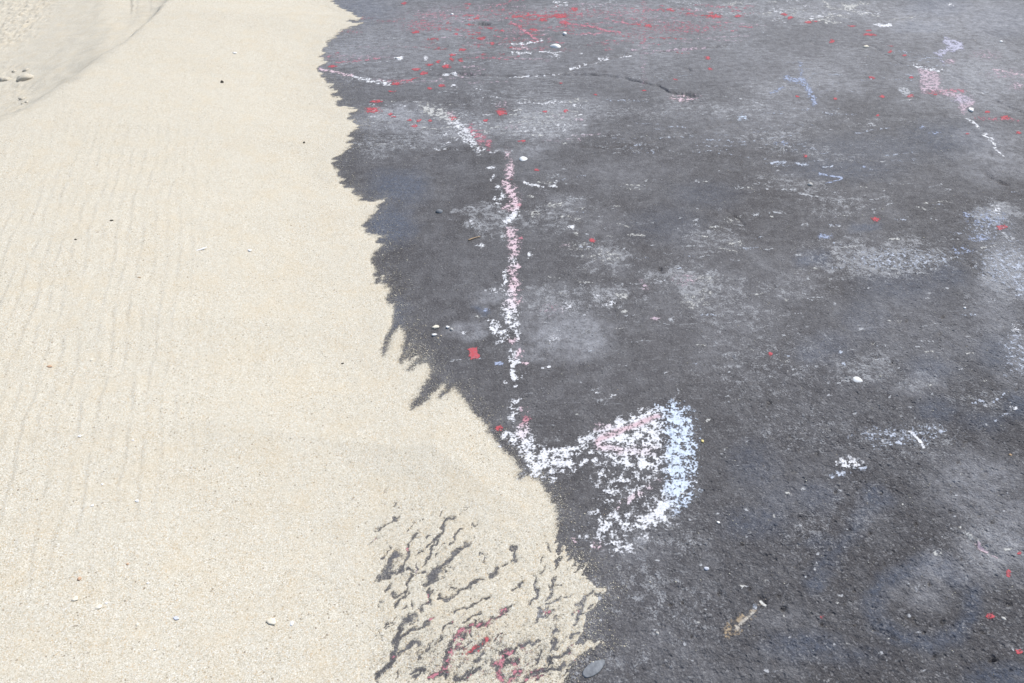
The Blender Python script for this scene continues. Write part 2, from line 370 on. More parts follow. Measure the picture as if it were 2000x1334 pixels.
# masks of what the slab carries, and of its painted far haze
DUST = [('e',1120,655,75,40,.55),('e',1080,610,70,40,.35),('e',915,640,28,16,.45),('e',960,585,45,15,.35),('e',1030,690,50,14,.4),('e',770,228,70,20,.75),
 ('e',920,250,80,30,.5),('e',1075,240,80,40,.45),('e',1025,298,40,16,.6),('e',740,95,90,30,.45),('e',720,130,70,14,.4),('e',830,50,90,30,.4),('e',1200,130,100,30,.22),
 ('e',1340,60,120,40,.35),('e',1560,150,150,40,.30),('e',1640,165,60,14,.5),('e',1430,250,150,35,.30),('e',1540,200,100,40,.35),('e',1700,330,200,60,.22),
 ('e',1170,440,50,25,.4),('e',1110,395,25,14,.4),('e',1190,510,40,20,.4),('e',1260,590,120,60,.25),('e',1350,560,70,50,.35),('e',1420,640,80,60,.30),
 ('e',1530,540,60,40,.40),('e',1650,700,110,70,.28),('e',1800,660,150,90,.20),('e',1960,560,60,120,.45),('e',1985,690,40,60,.5),('e',1790,750,50,20,.45),
 ('e',1900,950,80,60,.50),('e',1960,1050,80,70,.65),('e',1840,1110,60,30,.50),('e',1800,1150,60,30,.45),('e',1940,1100,70,40,.45),('e',1560,950,90,60,.25),
 ('e',1420,560,60,30,.25),('e',1720,1010,70,40,.2),('e',1520,1220,60,30,.35),('e',1280,1290,150,50,.25),('e',1500,1300,120,30,.28),('e',1900,160,120,60,.40),
 ('e',1950,300,70,50,.5),('e',1880,40,150,30,.35),('e',1600,20,120,20,.35),('e',1250,30,150,25,.30),('e',1250,330,90,25,.35),('e',1060,330,70,14,.25),('e',1330,480,60,30,.2),
 ('e',1220,1080,50,22,.35),('e',1250,1050,24,14,.5),('e',1000,130,90,10,.15),('e',1120,1200,80,60,.35),('e',1120,200,80,20,.25),('e',1700,420,90,30,.18)]
STAIN = [('s',[(1725,1140),(1700,1175),(1712,1220),(1760,1250),(1815,1255),(1870,1240),(1900,1205),(1898,1160)],13,.85),('s',[(1728,1138),(1775,1110),(1810,1095),(1850,1105),(1872,1135)],14,.85),
 ('e',1842,1112,30,18,.9),('s',[(1700,985),(1660,1040),(1620,1090),(1590,1130)],14,.6),('e',1712,970,30,20,.8),('e',1605,1060,25,15,.6),('e',1590,1138,22,18,.8),('e',1480,1020,60,30,.6),
 ('e',1570,1262,70,24,.85),('e',1660,1280,60,20,.5),('e',1960,1320,60,22,.9),('e',1525,975,40,30,.4),('e',1595,970,36,28,.6),('e',780,365,50,30,.9),('e',760,440,45,35,.95),('e',760,365,40,30,.6),
 ('e',770,615,22,30,.6),('e',700,20,60,22,.8),('e',1590,505,35,14,.8),('e',1690,445,25,10,.8),('e',1620,680,40,25,.5),('e',1300,440,70,30,.35),('e',1380,380,60,24,.35),
 ('e',1760,560,80,30,.5),('e',1850,540,40,20,.6),('e',1820,720,40,20,.7),('e',1830,800,40,24,.7),('e',1940,690,30,30,.7),('e',1985,790,25,25,.9),('e',1920,820,40,20,.6),('e',1580,690,30,20,.6),
 ('e',945,605,12,8,.9),('e',1690,620,40,40,.4),('e',1470,910,40,40,.5),('e',1650,330,100,20,.5),('e',1850,270,80,30,.55),('e',1720,290,140,24,.4),('e',1830,15,60,16,.9),('e',1800,52,50,10,.9),('e',1960,40,60,30,.6)]
SCUFF = [('e',1065,240,85,40,.55),('e',1190,215,120,14,.42),('e',1230,225,90,10,.45),('e',1440,215,100,12,.5),('e',1500,170,90,10,.42),('e',1640,230,120,12,.35),('e',1530,270,90,14,.45),
 ('e',760,150,120,8,.35),('e',850,260,110,22,.45),('e',1150,25,200,14,.4),('e',1450,12,120,12,.5),('e',1560,30,70,14,.6),('e',900,90,160,10,.3),('e',760,285,90,16,.4),
 ('e',960,430,40,26,.6),('e',1090,420,70,30,.5),('e',1180,500,60,26,.55),('e',1090,590,60,30,.5),('e',1190,575,60,24,.6),('e',1340,560,60,40,.65),('e',1430,600,90,50,.45),('e',1500,700,120,80,.35),
 ('e',1720,500,140,40,.60),('e',1560,560,80,30,.4),('e',1970,540,50,50,.75),('e',1950,420,50,26,.7),('e',1800,860,140,40,.35),('e',1700,720,90,30,.5),('e',1780,745,40,16,.6),('e',1900,780,100,30,.4),
 ('e',1400,470,70,24,.4),('e',1640,400,80,24,.45),('e',1560,360,70,20,.45),('e',1100,1180,90,60,.4),('e',1230,1140,90,50,.45),('e',1330,1190,100,60,.35),('e',1200,1290,90,50,.4),
 ('e',1560,830,90,40,.35),('e',1580,1030,80,40,.35),('e',1660,1000,80,40,.28),('e',1900,1060,90,60,.4),('e',1480,260,60,12,.5),('e',1600,300,80,12,.4),('e',1260,1030,140,60,.35),('e',1060,900,40,40,.4),
 ('e',1880,140,110,24,.35),('e',1700,15,120,14,.4),('e',980,180,120,14,.35)]
DUST = [f[:5] + (f[5] * (1.35 if i < 5 else 1.0 if i < 9 else 1.3 if f[1] > 1780 else .62),) for i, f in enumerate(DUST)]
dust_haze = np.clip(field(DUST, U + 42 * fbm(X, Y, .16, 4, 21, .65), V + 20 * fbm(X, Y, .16, 4, 22, .65)) + 0.10 * np.clip(fbm(X, Y, .35, 3, 31), -.5, 1) + 0.05 + 0.34 * sstep(330, 40, V) * vis - .08 * sstep(240, 330, V) * sstep(560, 400, V) * sstep(1150, 1400, U), 0, 1)  # dust patches, plus a haze painted as paler colour towards the far end
stain = field(STAIN, U + 13 * fbm(X, Y, .08, 3, 23), V + 9 * fbm(X, Y, .08, 3, 24))
scuff = np.clip(field(SCUFF, U + 55 * fbm(X, Y, .14, 4, 25, .65), V + 20 * fbm(X, Y, .14, 4, 26, .65)) + 0.12 + .10 * fbm(X, Y, .2, 2, 27), 0, 1)
streak = np.clip((.25 + .75 * sstep(420, 120, V)) * (.55 + .6 * fbm(X, Y, .5, 3, 33)) + .3 * scuff, 0, 1) * vis
sandy = np.clip(np.exp(-np.maximum(-d_out, 0) / 0.05) * 0.9 + 0.18 * rough, 0, 1) * (0.6 + 0.4 * fbm(X, Y, .05, 2, 29))
kp = ~((d_in[:-1, :-1] > .12) & (d_in[1:, 1:] > .12))
pavement = grid_mesh('pavement', xs, ys, H, M_PAVE, kp, {'dust_haze': dust_haze, 'stain': stain, 'scuff': scuff, 'rough': rough, 'sandy': sandy, 'streak': streak})
pavement['kind'] = 'structure'; pavement['label'] = 'dark worn tar pavement with faded paint and fine cracks'
HP = Height(xs, ys, H)

# ------------------------------------------------------------------ sand drift
sx = axis([(-3.6, -1.75, .008), (-1.75, -0.5, .0042), (-0.5, 0.24, .0021)], 240, 5)
sy = yaxis(0.62, 5.8, .0022, 1.35, .013, 240)
X, Y = np.meshgrid(sx, sy)
HPv = HP(X, Y)
vis = (Y > 0.2) & (Y < 9)
# wind fingers: the outline is ragged along the wind
th = np.radians(48 - 32 * sstep(0.8, 3.2, Y)); wx, wy = np.cos(th), np.sin(th)
A_, B_ = X * wx + Y * wy, -X * wy + Y * wx
far_ = sstep(1.6, 3.2, Y)
fing = perlin(A_ / .045, B_ / .009, 1) * .7 + perlin(A_ / .016, B_ / .005, 2) * .7
finb = perlin(A_ / .13, B_ / .034, 5) * .8 + perlin(A_ / .07, B_ / .018, 6) * .8
do = signed(X + .003 * perlin(X / .02, Y / .02, 3), Y + .004 * perlin(X / .02, Y / .02, 4), EW)
do = do + np.exp(-np.abs(do) / .09) * (.0065 * fing + (.004 + .026 * far_) * finb)
di = signed(X, Y, IW)
near = np.exp(-np.abs(do) / .03)
dq = np.maximum(di, 0); S0 = 0.15 * (1 - np.exp(-dq * dq / (dq + .55) / 0.62))
Us, Vs = UV(X, Y, S0); Us = np.where(vis, Us, -9e3); Vs = np.where(vis, Vs, -9e3)
skin = np.where(do > 0, 0.0034 * (1 - np.exp(-do / .016)), do * 0.13)
Z = skin + S0
body = sstep(0.0, 0.10, di)
Z += body * (0.004 * fbm(X, Y, .5, 2, 41) + 0.0012 * fbm(X, Y, .10, 3, 42) + .0004 * fbm(X, Y, .02, 2, 43))
# ripples running away from the camera, steep small faces turned left
r0 = np.array(G(205, 800, .12)); r1 = np.array(G(232, 620, .13)); rd = (r1 - r0) / np.linalg.norm(r1 - r0)
RA, RB = X * rd[0] + Y * rd[1], X * rd[1] - Y * rd[0]
ph = RB / .040 + .35 * fbm(X, Y, .6, 2, 51) + .16 * fbm(X, Y, .08, 2, 52) + .35 * fbm(RA * .5, RB, .16, 2, 54)
k = ph - np.floor(ph)
saw = np.where(k < .82, .5 - k / .82, -.5 + (k - .82) / .18)
seg = np.clip(cdf(fbm(RA * .55, RB * 1.5, .075, 2, 53)) * 1.7 - .45, 0, 1)
rip = (1 - sstep(250, 520, Us + .12 * (Vs - 600))) * sstep(150, 330, Vs) * (1 - .75 * sstep(950, 1250, Vs)) * sstep(0.15, .5, di)
Z += 0.0026 * saw * rip * (.15 + .85 * seg)
# crest in the far left corner: the drift falls away beyond it, with small slumps
CREST = [(-40,285),(0,262),(60,236),(110,205),(180,145),(222,112),(250,88),(280,62),(300,42),(322,18),(345,-6),(380,-40)]
cd_ = seg_dist(Us, Vs, CREST); cin = inside(Us, Vs, CREST + [(380,-400),(-900,-400),(-900,285)])
wob = 5 * fbm(X, Y, .12, 2, 61); e = np.where(cin, cd_, -cd_) + wob
sharp = 24 + 50 * sstep(300, 60, Us)
Z -= vis * (0.31 * np.tanh(np.maximum(e, 0) / 230) + .075 * sstep(0, 1, e / 55) * sstep(170, 300, Us)) * sstep(0, 1, e / sharp) * sstep(-900, -100, Us)
def step(line, soft, dz):                    # small slump: the surface drops to the left of this line and stays down
    d = seg_dist(Us + wob, Vs + wob * .5, line); m = inside(Us + wob, Vs + wob * .5, line + [(line[-1][0], -300), (-900, -300), (-900, line[0][1])])
    ends = sstep(line[0][1] + 6, line[0][1] - 14, Vs)
    return dz * sstep(-soft, soft, np.where(m, d, -d)) * ends
Z -= step([(262,80),(280,60),(296,46),(299,38),(297,22),(318,-20)], 16, .003)
Z -= step([(256,82),(262,60),(268,40),(272,22),(278,6),(280,-20)], 16, .003)
Z -= step([(190,132),(202,98),(215,70),(238,30),(252,-20)], 20, .004)
Z -= step([(140,150),(170,90),(215,30),(240,-20)], 30, .012)
Us, Vs = UV(X, Y, Z); Us = np.where(vis, Us, -9e3); Vs = np.where(vis, Vs, -9e3)
crumb = field([('p', [(0,-20),(112,-20),(92,26),(66,62),(40,80),(14,92),(-30,90)], 14, 1.0), ('e',35,180,30,40,.45), ('e',20,150,40,30,.5)], Us, Vs)
Z += crumb * (0.016 * np.clip(fbm(X, Y, .040, 3, 71) - .08, -.05, 1) + .007 * fbm(X, Y, .022, 2, 72))
# thin sheet of sand at the front: bare streaks of slab show through it
thinp = [(880,962),(960,1000),(1050,1045),(1090,1062),(1190,1140),(1185,1280),(1110,1345),(700,1345),(725,1180),(716,1090),(728,1000),(752,950),(810,948)]
thin = field([('p', thinp, 30, 1.0)], Us, Vs) * (di < .03)
def z2(*p): return [(700 + a / 3.222, 920 + b / 3.222) for a, b in p]
STREAK = [((100,370),(190,330),(260,285),6),((120,685),(170,650),(200,570),(250,510),15),((190,660),(260,620),(310,540),(320,460),(370,405),8),
 ((430,465),(480,440),(520,385),(545,310),(590,280),9),((430,550),(470,490),(500,430),7),((580,460),(600,400),(660,360),6),((420,710),(460,640),(540,590),(590,520),(690,465),13),
 ((455,670),(500,640),18),((510,805),(580,785),(680,730),(780,680),8),((842,650),(880,610),13),((968,572),(990,480),10),((965,755),(1030,715),8),((1065,835),(1110,810),(1125,740),(1120,680),8),
 ((235,850),(270,790),(310,710),(320,660),9),((395,865),(430,830),(450,740),8),((130,860),(150,812),7),((120,1330),(140,1280),(220,1160),(240,1060),(250,980),(340,915),13),
 ((245,1055),(340,990),(440,950),(470,930),9),((250,1160),(300,1110),(380,1075),8),((330,1280),(410,1240),6),((620,890),(700,850),(830,795),6),((670,930),(770,890),6),
 ((580,1090),(640,990),(810,960),(960,850),9),((620,1310),(700,1250),11),((690,1150),(800,1070),13),((460,1300),(550,1260),11),((1110,1285),(1200,1250),(1310,1220),9),
 ((1200,1180),(1310,1130),12),((1205,1130),(1240,1060),7),((1360,960),(1400,900),(1390,830),(1480,760),9),((860,1225),(1000,1190),13),((880,1145),(950,1110),9),((1000,88),(1080,35),7),
 ((160,130),(185,90),8),((215,215),(230,185),7),((60,470),(115,430),6),((690,235),(700,225),6),((560,1180),(590,1110),9),((545,1300),(560,1200),12),((890,1310),(885,1200),(950,1150),12),
 ((930,1325),(1010,1260),16),((330,870),(340,820),6),((940,900),(900,880),10),((1250,990),(1240,1010),8),((1340,1040),(1390,1010),8),((500,160),(515,140),5),((780,580),(790,520),5),((640,1040),(680,1010),8),
 ((300,620),(420,640),6),((1190,460),(1200,500),8),((950,490),(985,470),7),((730,1200),(770,1170),7),((1010,1100),(1130,1060),8),((680,1310),(760,1240),9),((1020,1330),(1120,1260),10)]
_g = np.random.default_rng(77)
for _ in range(100):
    a, b = _g.uniform(60, 1480), _g.uniform(250, 1330); l = _g.lognormal(4.0, .45); an = math.radians(_g.normal(44, 13))
    if b < 560 and a > 800: continue
    STREAK.append(((a, b), (a + l * .5 * math.cos(an) + _g.normal(0, 5), b - l * .5 * math.sin(an)), (a + l * math.cos(an), b - l * math.sin(an)), _g.uniform(2.2, 5.0)))
sk = np.zeros(X.shape)
jx, jy = 5 * perlin(X / .012, Y / .012, 81) + 7 * perlin(X / .03, Y / .03, 82), 5 * perlin(X / .012, Y / .012, 83) + 7 * perlin(X / .03, Y / .03, 84)
for s_ in STREAK:
    pts = z2(*s_[:-1]); r = s_[-1] / 3.222 * 0.9
    x0, y0, x1, y1 = fbox(('s', pts, r * 3 + 12, 1)); m = (Us > x0) & (Us < x1) & (Vs > y0) & (Vs < y1)
    d = seg_dist(Us[m] + jx[m], Vs[m] + jy[m], pts); sk[m] = np.maximum(sk[m], np.clip(1.0 - d / (r * 2.4), 0, 0.9))
tn = perlin(A_ / .05, B_ / .012, 91) * .7 + perlin(A_ / .016, B_ / .006, 92) * .5 + .5 * perlin(X / .006, Y / .006, 93)
Z += thin * (-skin + 0.0024 + .0007 * tn - sk * .0033 - .0010 * field([('e',940,1290,190,70,1.0),('e',830,1100,90,60,.35),('e',1090,1240,60,60,.6)], Us, Vs)) * (do > 0)
# bare micro relief so grains catch in the slab's texture
micro = perlin(X / .0050, Y / .0050, 95) * .8 + perlin(X / .011, Y / .011, 96) * .8
Z += np.maximum(near * (1 + .9 * far_), thin) * .0007 * micro
cover = np.where(di > .06, 3.0, Z / .0021 + 2.2 * sstep(.0, .06, di))
Zs = HPv * np.exp(-np.maximum(di, 0) / .3) + np.where(di > .06, Z, np.maximum(Z, .0004))
bury = (Z < -0.0024) & (di < .06)
kp = ~(bury[:-1, :-1] & bury[1:, 1:] & bury[:-1, 1:] & bury[1:, :-1])
sand = grid_mesh('sand', sx, sy, Zs, M_SAND, kp, {'cover': np.clip(cover, -3, 3)})
sand['kind'] = 'structure'; sand['label'] = 'pale rippled dry beach sand drifted over the pavement edge'
HS = Height(sx, sy, Zs); HD = Height(sx, sy, di)

# ------------------------------------------------------------------ paint films on the slab (children of the pavement)
COLS = {'w': (.68, .69, .72), 'k': (.62, .48, .525), 'b': (.55, .63, .75), 'h': (.44, .48, .56), 'r': (.43, .072, .088), 'p': (.44, .17, .21), 'l': (.42, .42, .52), 'u': (.31, .36, .49),
        'g': (.36, .37, .39), 'c': (.50, .50, .48), 't': (.30, .235, .16), 'm': (.46, .37, .42)}
def film(name, feats, cell=.0022, grain=(.011, .0035), seed=1, label=None, stuff=False, lift=.0009, thick=.88, warp=1.0, margin=.26):
    bx = np.array([fbox(f) for f in feats]); px0, py0 = bx[:, 0].min(), bx[:, 1].min(); px1, py1 = bx[:, 2].max(), bx[:, 3].max()
    cs = [G(a, b) for a in (px0, px1) for b in (py0, py1)]
    gx = np.arange(min(c[0] for c in cs), max(c[0] for c in cs) + cell, cell)
    gy = np.arange(min(c[1] for c in cs), max(c[1] for c in cs) + cell, cell)
    gX, gY = np.meshgrid(gx, gy); U, V = UV(gX, gY)
    if warp: U = U + warp * 2.2 * fbm(gX, gY, .06, 2, seed + 5); V = V + warp * fbm(gX, gY, .06, 2, seed + 7)
    D = np.zeros(gX.shape); W = np.zeros(gX.shape + (3,)); wt = np.zeros(gX.shape)
    for f in feats:
        x0, y0, x1, y1 = fbox(f); m = (U > x0) & (U < x1) & (V > y0) & (V < y1)
        if not m.any(): continue
        v = feval(f, U[m], V[m]); D[m] = np.maximum(D[m], v); W[m] += (v ** 2)[:, None] * np.array(COLS[fcol(f)]); wt[m] += v ** 2
    n = fbm(gX, gY, grain[0], 3, seed, .7) * .8 + perlin(gX / grain[1], gY / grain[1], seed + 2) * .5
    F = D * thick - cdf(n, .40)
    F[D <= 0.02] = -1
    C = np.concatenate([W / np.maximum(wt, 1e-6)[..., None], F[..., None]], -1); F = F + margin; F[D <= 0.02] = -1
    Zf = HP(gX, gY) + lift
    P = np.stack([gX, gY, Zf], -1).reshape(-1, 3); F = F.ravel(); C = C.reshape(-1, 4)
    ny, nx = gX.shape; idx = np.arange(nx * ny).reshape(ny, nx)
    a, b, c, d = idx[:-1, :-1].ravel(), idx[:-1, 1:].ravel(), idx[1:, 1:].ravel(), idx[1:, :-1].ravel()
    T = np.concatenate([np.stack([a, b, c], 1), np.stack([a, c, d], 1)])
    s = (F[T] > 0); cnt = s.sum(1)
    out = []
    def add(t3, c3): out.append((t3, c3))
    t = T[cnt == 3]; add(P[t], C[t])
    def rot(t, which):
        k = which.argmax(1); r = np.arange(len(t)); return t[r, k], t[r, (k + 1) % 3], t[r, (k + 2) % 3]
    def cut(i, j):
        f = (F[i] / (F[i] - F[j]))[:, None]; f = np.clip(f, .02, .98); return P[i] + (P[j] - P[i]) * f
    m = cnt == 1
    if m.any():
        i, j, k = rot(T[m], s[m]); ci = C[i].copy(); ci[:, 3] = -margin; add(np.stack([P[i], cut(i, j), cut(i, k)], 1), np.stack([C[i], ci, ci], 1))
    m = cnt == 2
    if m.any():
        i, j, k = rot(T[m], ~s[m]); ij, ik = cut(j, i), cut(k, i)
        cj, ck = C[j].copy(), C[k].copy(); cj[:, 3] = -margin; ck[:, 3] = -margin
        add(np.stack([P[j], P[k], ik], 1), np.stack([C[j], C[k], ck], 1)); add(np.stack([P[j], ik, ij], 1), np.stack([C[j], ck, cj], 1))
    V3 = np.concatenate([o[0] for o in out]).reshape(-1, 3); C3 = np.concatenate([o[1] for o in out]).reshape(-1, 4)
    if len(V3) < 9: return None
    key = np.round(V3 * 1e5).astype(np.int64); _, first, inv = np.unique(key, axis=0, return_index=True, return_inverse=True)
    V3, C3 = V3[first], C3[first]; tri = inv.reshape(-1, 3)
    tri = tri[(tri[:, 0] != tri[:, 1]) & (tri[:, 1] != tri[:, 2]) & (tri[:, 0] != tri[:, 2])]; nf = len(tri)
    me = bpy.data.meshes.new(name)
    me.vertices.add(len(V3)); me.vertices.foreach_set('co', V3.astype(np.float32).ravel())
    me.loops.add(nf * 3); me.loops.foreach_set('vertex_index', tri.astype(np.int32).ravel())
    me.polygons.add(nf); me.polygons.foreach_set('loop_start', np.arange(0, nf * 3, 3, dtype=np.int32))
    me.update(calc_edges=True); me.polygons.foreach_set('use_smooth', np.ones(nf, bool))
    ca = me.attributes.new('paint_colour', 'FLOAT_COLOR', 'POINT')
    ca.data.foreach_set('color', np.concatenate([C3[:, :3], np.ones((len(C3), 1))], 1).astype(np.float32).ravel())
    cv = me.attributes.new('cover', 'FLOAT', 'POINT'); cv.data.foreach_set('value', C3[:, 3].astype(np.float32))
    me.materials.append(M_PAINT); me.validate()
    o = bpy.data.objects.new(name, me); col.objects.link(o); o.parent = pavement
    if label: o['label'] = label
    if stuff: o['kind'] = 'stuff'
    return o

LINE = [('s',[(990,296),(995,318)],5,.45,'k'),('s',[(995,326),(995,338),(993,343)],6,.85,'k'),('e',960,328,9,3.5,.6,'w'),('e',965,344,4,4,.6,'w'),('e',958,353,3,3,.7),('e',1000,350,5,2,.5,'p'),
 ('s',[(990,362),(997,372),(1003,385)],7,.85,'k'),('s',[(1003,385),(1006,395),(1004,405)],8,.92,'k'),('e',1013,400,5,2.5,.8,'p'),('e',973,368,6,5,.6),('e',980,384,8,8,.5),('e',965,388,4,4,.6),('e',975,396,8,5,.4),
 ('s',[(980,406),(1000,403)],4,.7,'k'),('s',[(989,431),(1000,424),(1010,414)],5.5,.97),('e',977,413,6,3,.4),('e',1000,446,9,2,.5),
 ('s',[(997,452),(1000,462),(1004,475),(1004,485)],8,.88,'k'),('e',986,463,7,7,.75,'g'),('s',[(1012,466),(1018,465)],2,.6,'p'),('s',[(1004,493),(1008,497),(998,502)],5,.75,'k'),('e',990,502,6,3,.7),
 ('s',[(1000,505),(1004,512),(1002,517)],5,.7,'w'),('s',[(1004,521),(1000,533),(1006,542)],7,.72,'k'),('s',[(988,530),(986,545),(985,556)],3.5,.65),('s',[(1005,548),(1002,558),(1001,566)],8,.82,'k'),
 ('s',[(998,570),(990,577)],6,.75,'w'),('s',[(955,570),(985,566)],4,.4,'w'),('e',1010,580,5,3,.5,'p'),('s',[(1002,586),(998,596)],11,.85,'k'),('s',[(998,596),(996,608)],13,.86,'w'),('e',1010,590,7,5,.6,'p'),
 ('s',[(994,608),(997,620),(1000,632)],9,.85),('s',[(1000,634),(1009,645),(1012,656),(1013,664)],4.5,.75,'w'),('s',[(1012,662),(1001,667),(993,665)],3.5,.7,'k'),
 ('s',[(964,636),(968,645)],7,.85),('s',[(970,648),(982,650)],6,.75),('s',[(990,660),(978,664),(971,672)],4.5,.65),('e',952,627,5,3,.6),
 ('s',[(1016,688),(1008,697)],5,.8,'k'),('s',[(1001,690),(1002,704),(1010,705)],6,.85,'w'),('s',[(1003,705),(1003,716)],4,.8,'w'),('s',[(1002,722),(1002,733),(1004,742)],4,.9),('e',1028,707,6,5,.55,'k'),('e',1013,715,5,2.5,.7,'k'),
 ('e',985,744,4,4,.6),('e',1007,752,4,4,.75),('e',1018,736,3,3,.7),
 ('s',[(1008,784),(1004,797),(1002,812)],8,.55,'w'),('e',1020,797,4,5,.6,'k'),('s',[(1028,815),(1020,826)],6,.6,'p'),('e',1030,800,4,6,.4,'k'),
 ('s',[(1022,834),(1020,848)],10,.8,'k'),('s',[(1020,850),(1028,866),(1036,882)],15,.88),('s',[(988,850),(1006,856)],7,.75),('e',978,870,9,5,.6),
 ('s',[(1036,882),(1038,900),(1042,918)],13,.82),('s',[(1042,918),(1046,930)],8,.7),('e',1070,935,18,8,.5),('e',1022,938,10,6,.5),('e',1055,915,18,6,.45),
 ('s',[(1040,898),(1065,888),(1092,886)],10,.8),('s',[(1092,886),(1116,880),(1140,866),(1152,856)],9,.78),('s',[(1055,906),(1085,903),(1115,908)],11,.90),('e',1090,920,30,5,.45),
 ('s',[(1128,912),(1145,900)],4,.8),('e',1162,898,5,5,.9),('s',[(1150,884),(1172,888)],4,.6)]
FLAG = [('p',[(1146,856),(1180,834),(1216,820),(1250,806),(1290,800),(1298,826),(1290,850),(1240,862),(1200,875),(1165,866)],9,.86,'w'),
 ('s',[(1165,861),(1210,843),(1250,826),(1286,814)],4.5,.9,'p'),('s',[(1180,850),(1230,836)],5,.9,'k'),('s',[(1170,868),(1210,880)],7,.95,'k'),('e',1180,834,20,8,.6,'k'),
 ('p',[(1285,800),(1306,793),(1330,800),(1350,815),(1354,860),(1352,905),(1357,930),(1353,958),(1340,978),(1312,1000),(1296,992),(1300,955),(1306,935),(1298,900),(1302,865)],13,.86,'b'),
 ('p',[(1172,868),(1300,846),(1304,920),(1285,925),(1230,918),(1182,902)],10,.68,'w'),('e',1250,880,40,12,.5,'k'),
 ('p',[(1165,912),(1300,926),(1296,985),(1200,1000),(1160,955)],14,.36,'w'),('s',[(1205,990),(1240,970),(1290,940)],5,.55,'k'),('e',1190,960,10,8,.6),('e',1183,985,9,5,.8),('e',1215,940,16,5,.7),('e',1180,930,14,8,.5),
 ('s',[(1300,985),(1284,1005),(1260,1018)],15,.90,'w'),('s',[(1262,1018),(1230,1018),(1195,1018)],12,.68,'w'),('s',[(1180,1020),(1180,1042),(1210,1060)],13,.6,'w'),('e',1215,1070,30,12,.5),('e',1250,1050,22,10,.32),
 ('e',1300,1025,24,7,.45),('e',1165,1065,16,10,.4,'k'),('e',1120,1056,8,6,.55,'k'),('e',1152,1062,6,6,.75),('e',1145,1046,14,5,.4),('e',1355,945,10,14,.5),('e',1170,1000,18,8,.35)]
film('painted_line', LINE, .0019, (.020,.0055), warp=1.8, label='broken white and pink painted line with a hook at its lower end', seed=11)
film('painted_flag', FLAG, .0019, (.022,.0055), warp=2.6, label='flaking white, pink and pale blue painted patch like a flag', seed=17)

RED = [(790,6,7,3),(812,63,9,4),(932,37,6,3),(917,38,5,2),(957,54,8,2),(890,67,5,2.5),(942,75,10,3.5),(962,85,7,3),(904,98,8,3),(883,107,6,2.5),(885,116,6,3.5),(899,118,5,3),
 (856,120,5,2),(873,129,9,3.5),(840,126,6,2),(827,142,6,3.5),(776,163,12,4),(814,135,7,2),(840,172,6,3),(864,167,5,2.5),(765,178,6,1.8),(734,198,16,3.5),(728,215,17,5.5),(760,222,5,2.5),
 (766,228,7,2.5),(798,234,5,2.5),(820,235,6,2.5),(840,234,5,3.5),(886,231,12,4.5),(980,218,9,6),(948,235,6,2),(810,246,6,3),(650,130,8,2.5),(1060,38,10,4),(1122,18,9,3.5),(1096,30,17,5),
 (1104,44,9,3),(1042,58,10,2.5),(1395,32,17,3.5),(1440,31,8,3),(1388,25,6,2.5),(1346,27,7,2),(1310,20,9,2.5),(1268,50,8,3),(1381,115,6,4),(1388,135,5,2.5),(1093,162,5,2),(1163,185,5,2.5),
 (1255,177,6,1.5),(1063,218,6,2.5),(1105,217,4,2.5),(1018,277,5,2.5),(1048,333,7,3),(1320,155,5,2.5),(1696,68,15,3),(1696,60,7,2.5),(1624,81,6,3),(1739,90,5,2),(1737,101,6,2.5),(1767,108,5,2),
 (1703,152,6,3.5),(1724,189,6,3),(1634,192,6,2.5),(1781,152,5,2.5),(1777,187,6,3),(1826,185,6,2.5),(1712,226,4,3),(1963,229,10,4),(1930,218,6,2.5),(1990,260,6,3),(1570,305,5,3.5),(1580,43,8,3),
 (1545,35,6,2.5),(1593,41,6,2),(1530,28,7,2.5),(1665,51,5,2),(1711,430,9,4.5),(1956,445,10,5),(1159,469,6,5),(1936,1203,9,7),(1972,1117,7,9),(1992,1080,5,4),(1991,1272,9,6),(1606,1207,6,4),
 (1972,838,0,0),(972,836,7,6),(993,300,0,0),(1890,262,4,2),(1507,692,5,4),(1555,190,5,2)]
for i, (a, b, c, d) in enumerate([r for r in RED if r[2] > 0]):
    far = b < 350
    film('red_paint_fleck', [('e', a, b, c * .82, d * .82, 1.05, 'r')], .004 if far else .0018, (.016, .007) if far else (.010, .004), seed=20 + i, thick=.86, warp=2.2)
film('red_paint_fleck', [('p',[(912,682),(924,680),(931,679),(932,688),(935,694),(933,699),(926,699),(921,702),(917,694),(919,688)],2.2,1.4,'r')], .0016, (.02,.006), seed=5, thick=1.0, label='bright red paint chip beside the painted line')

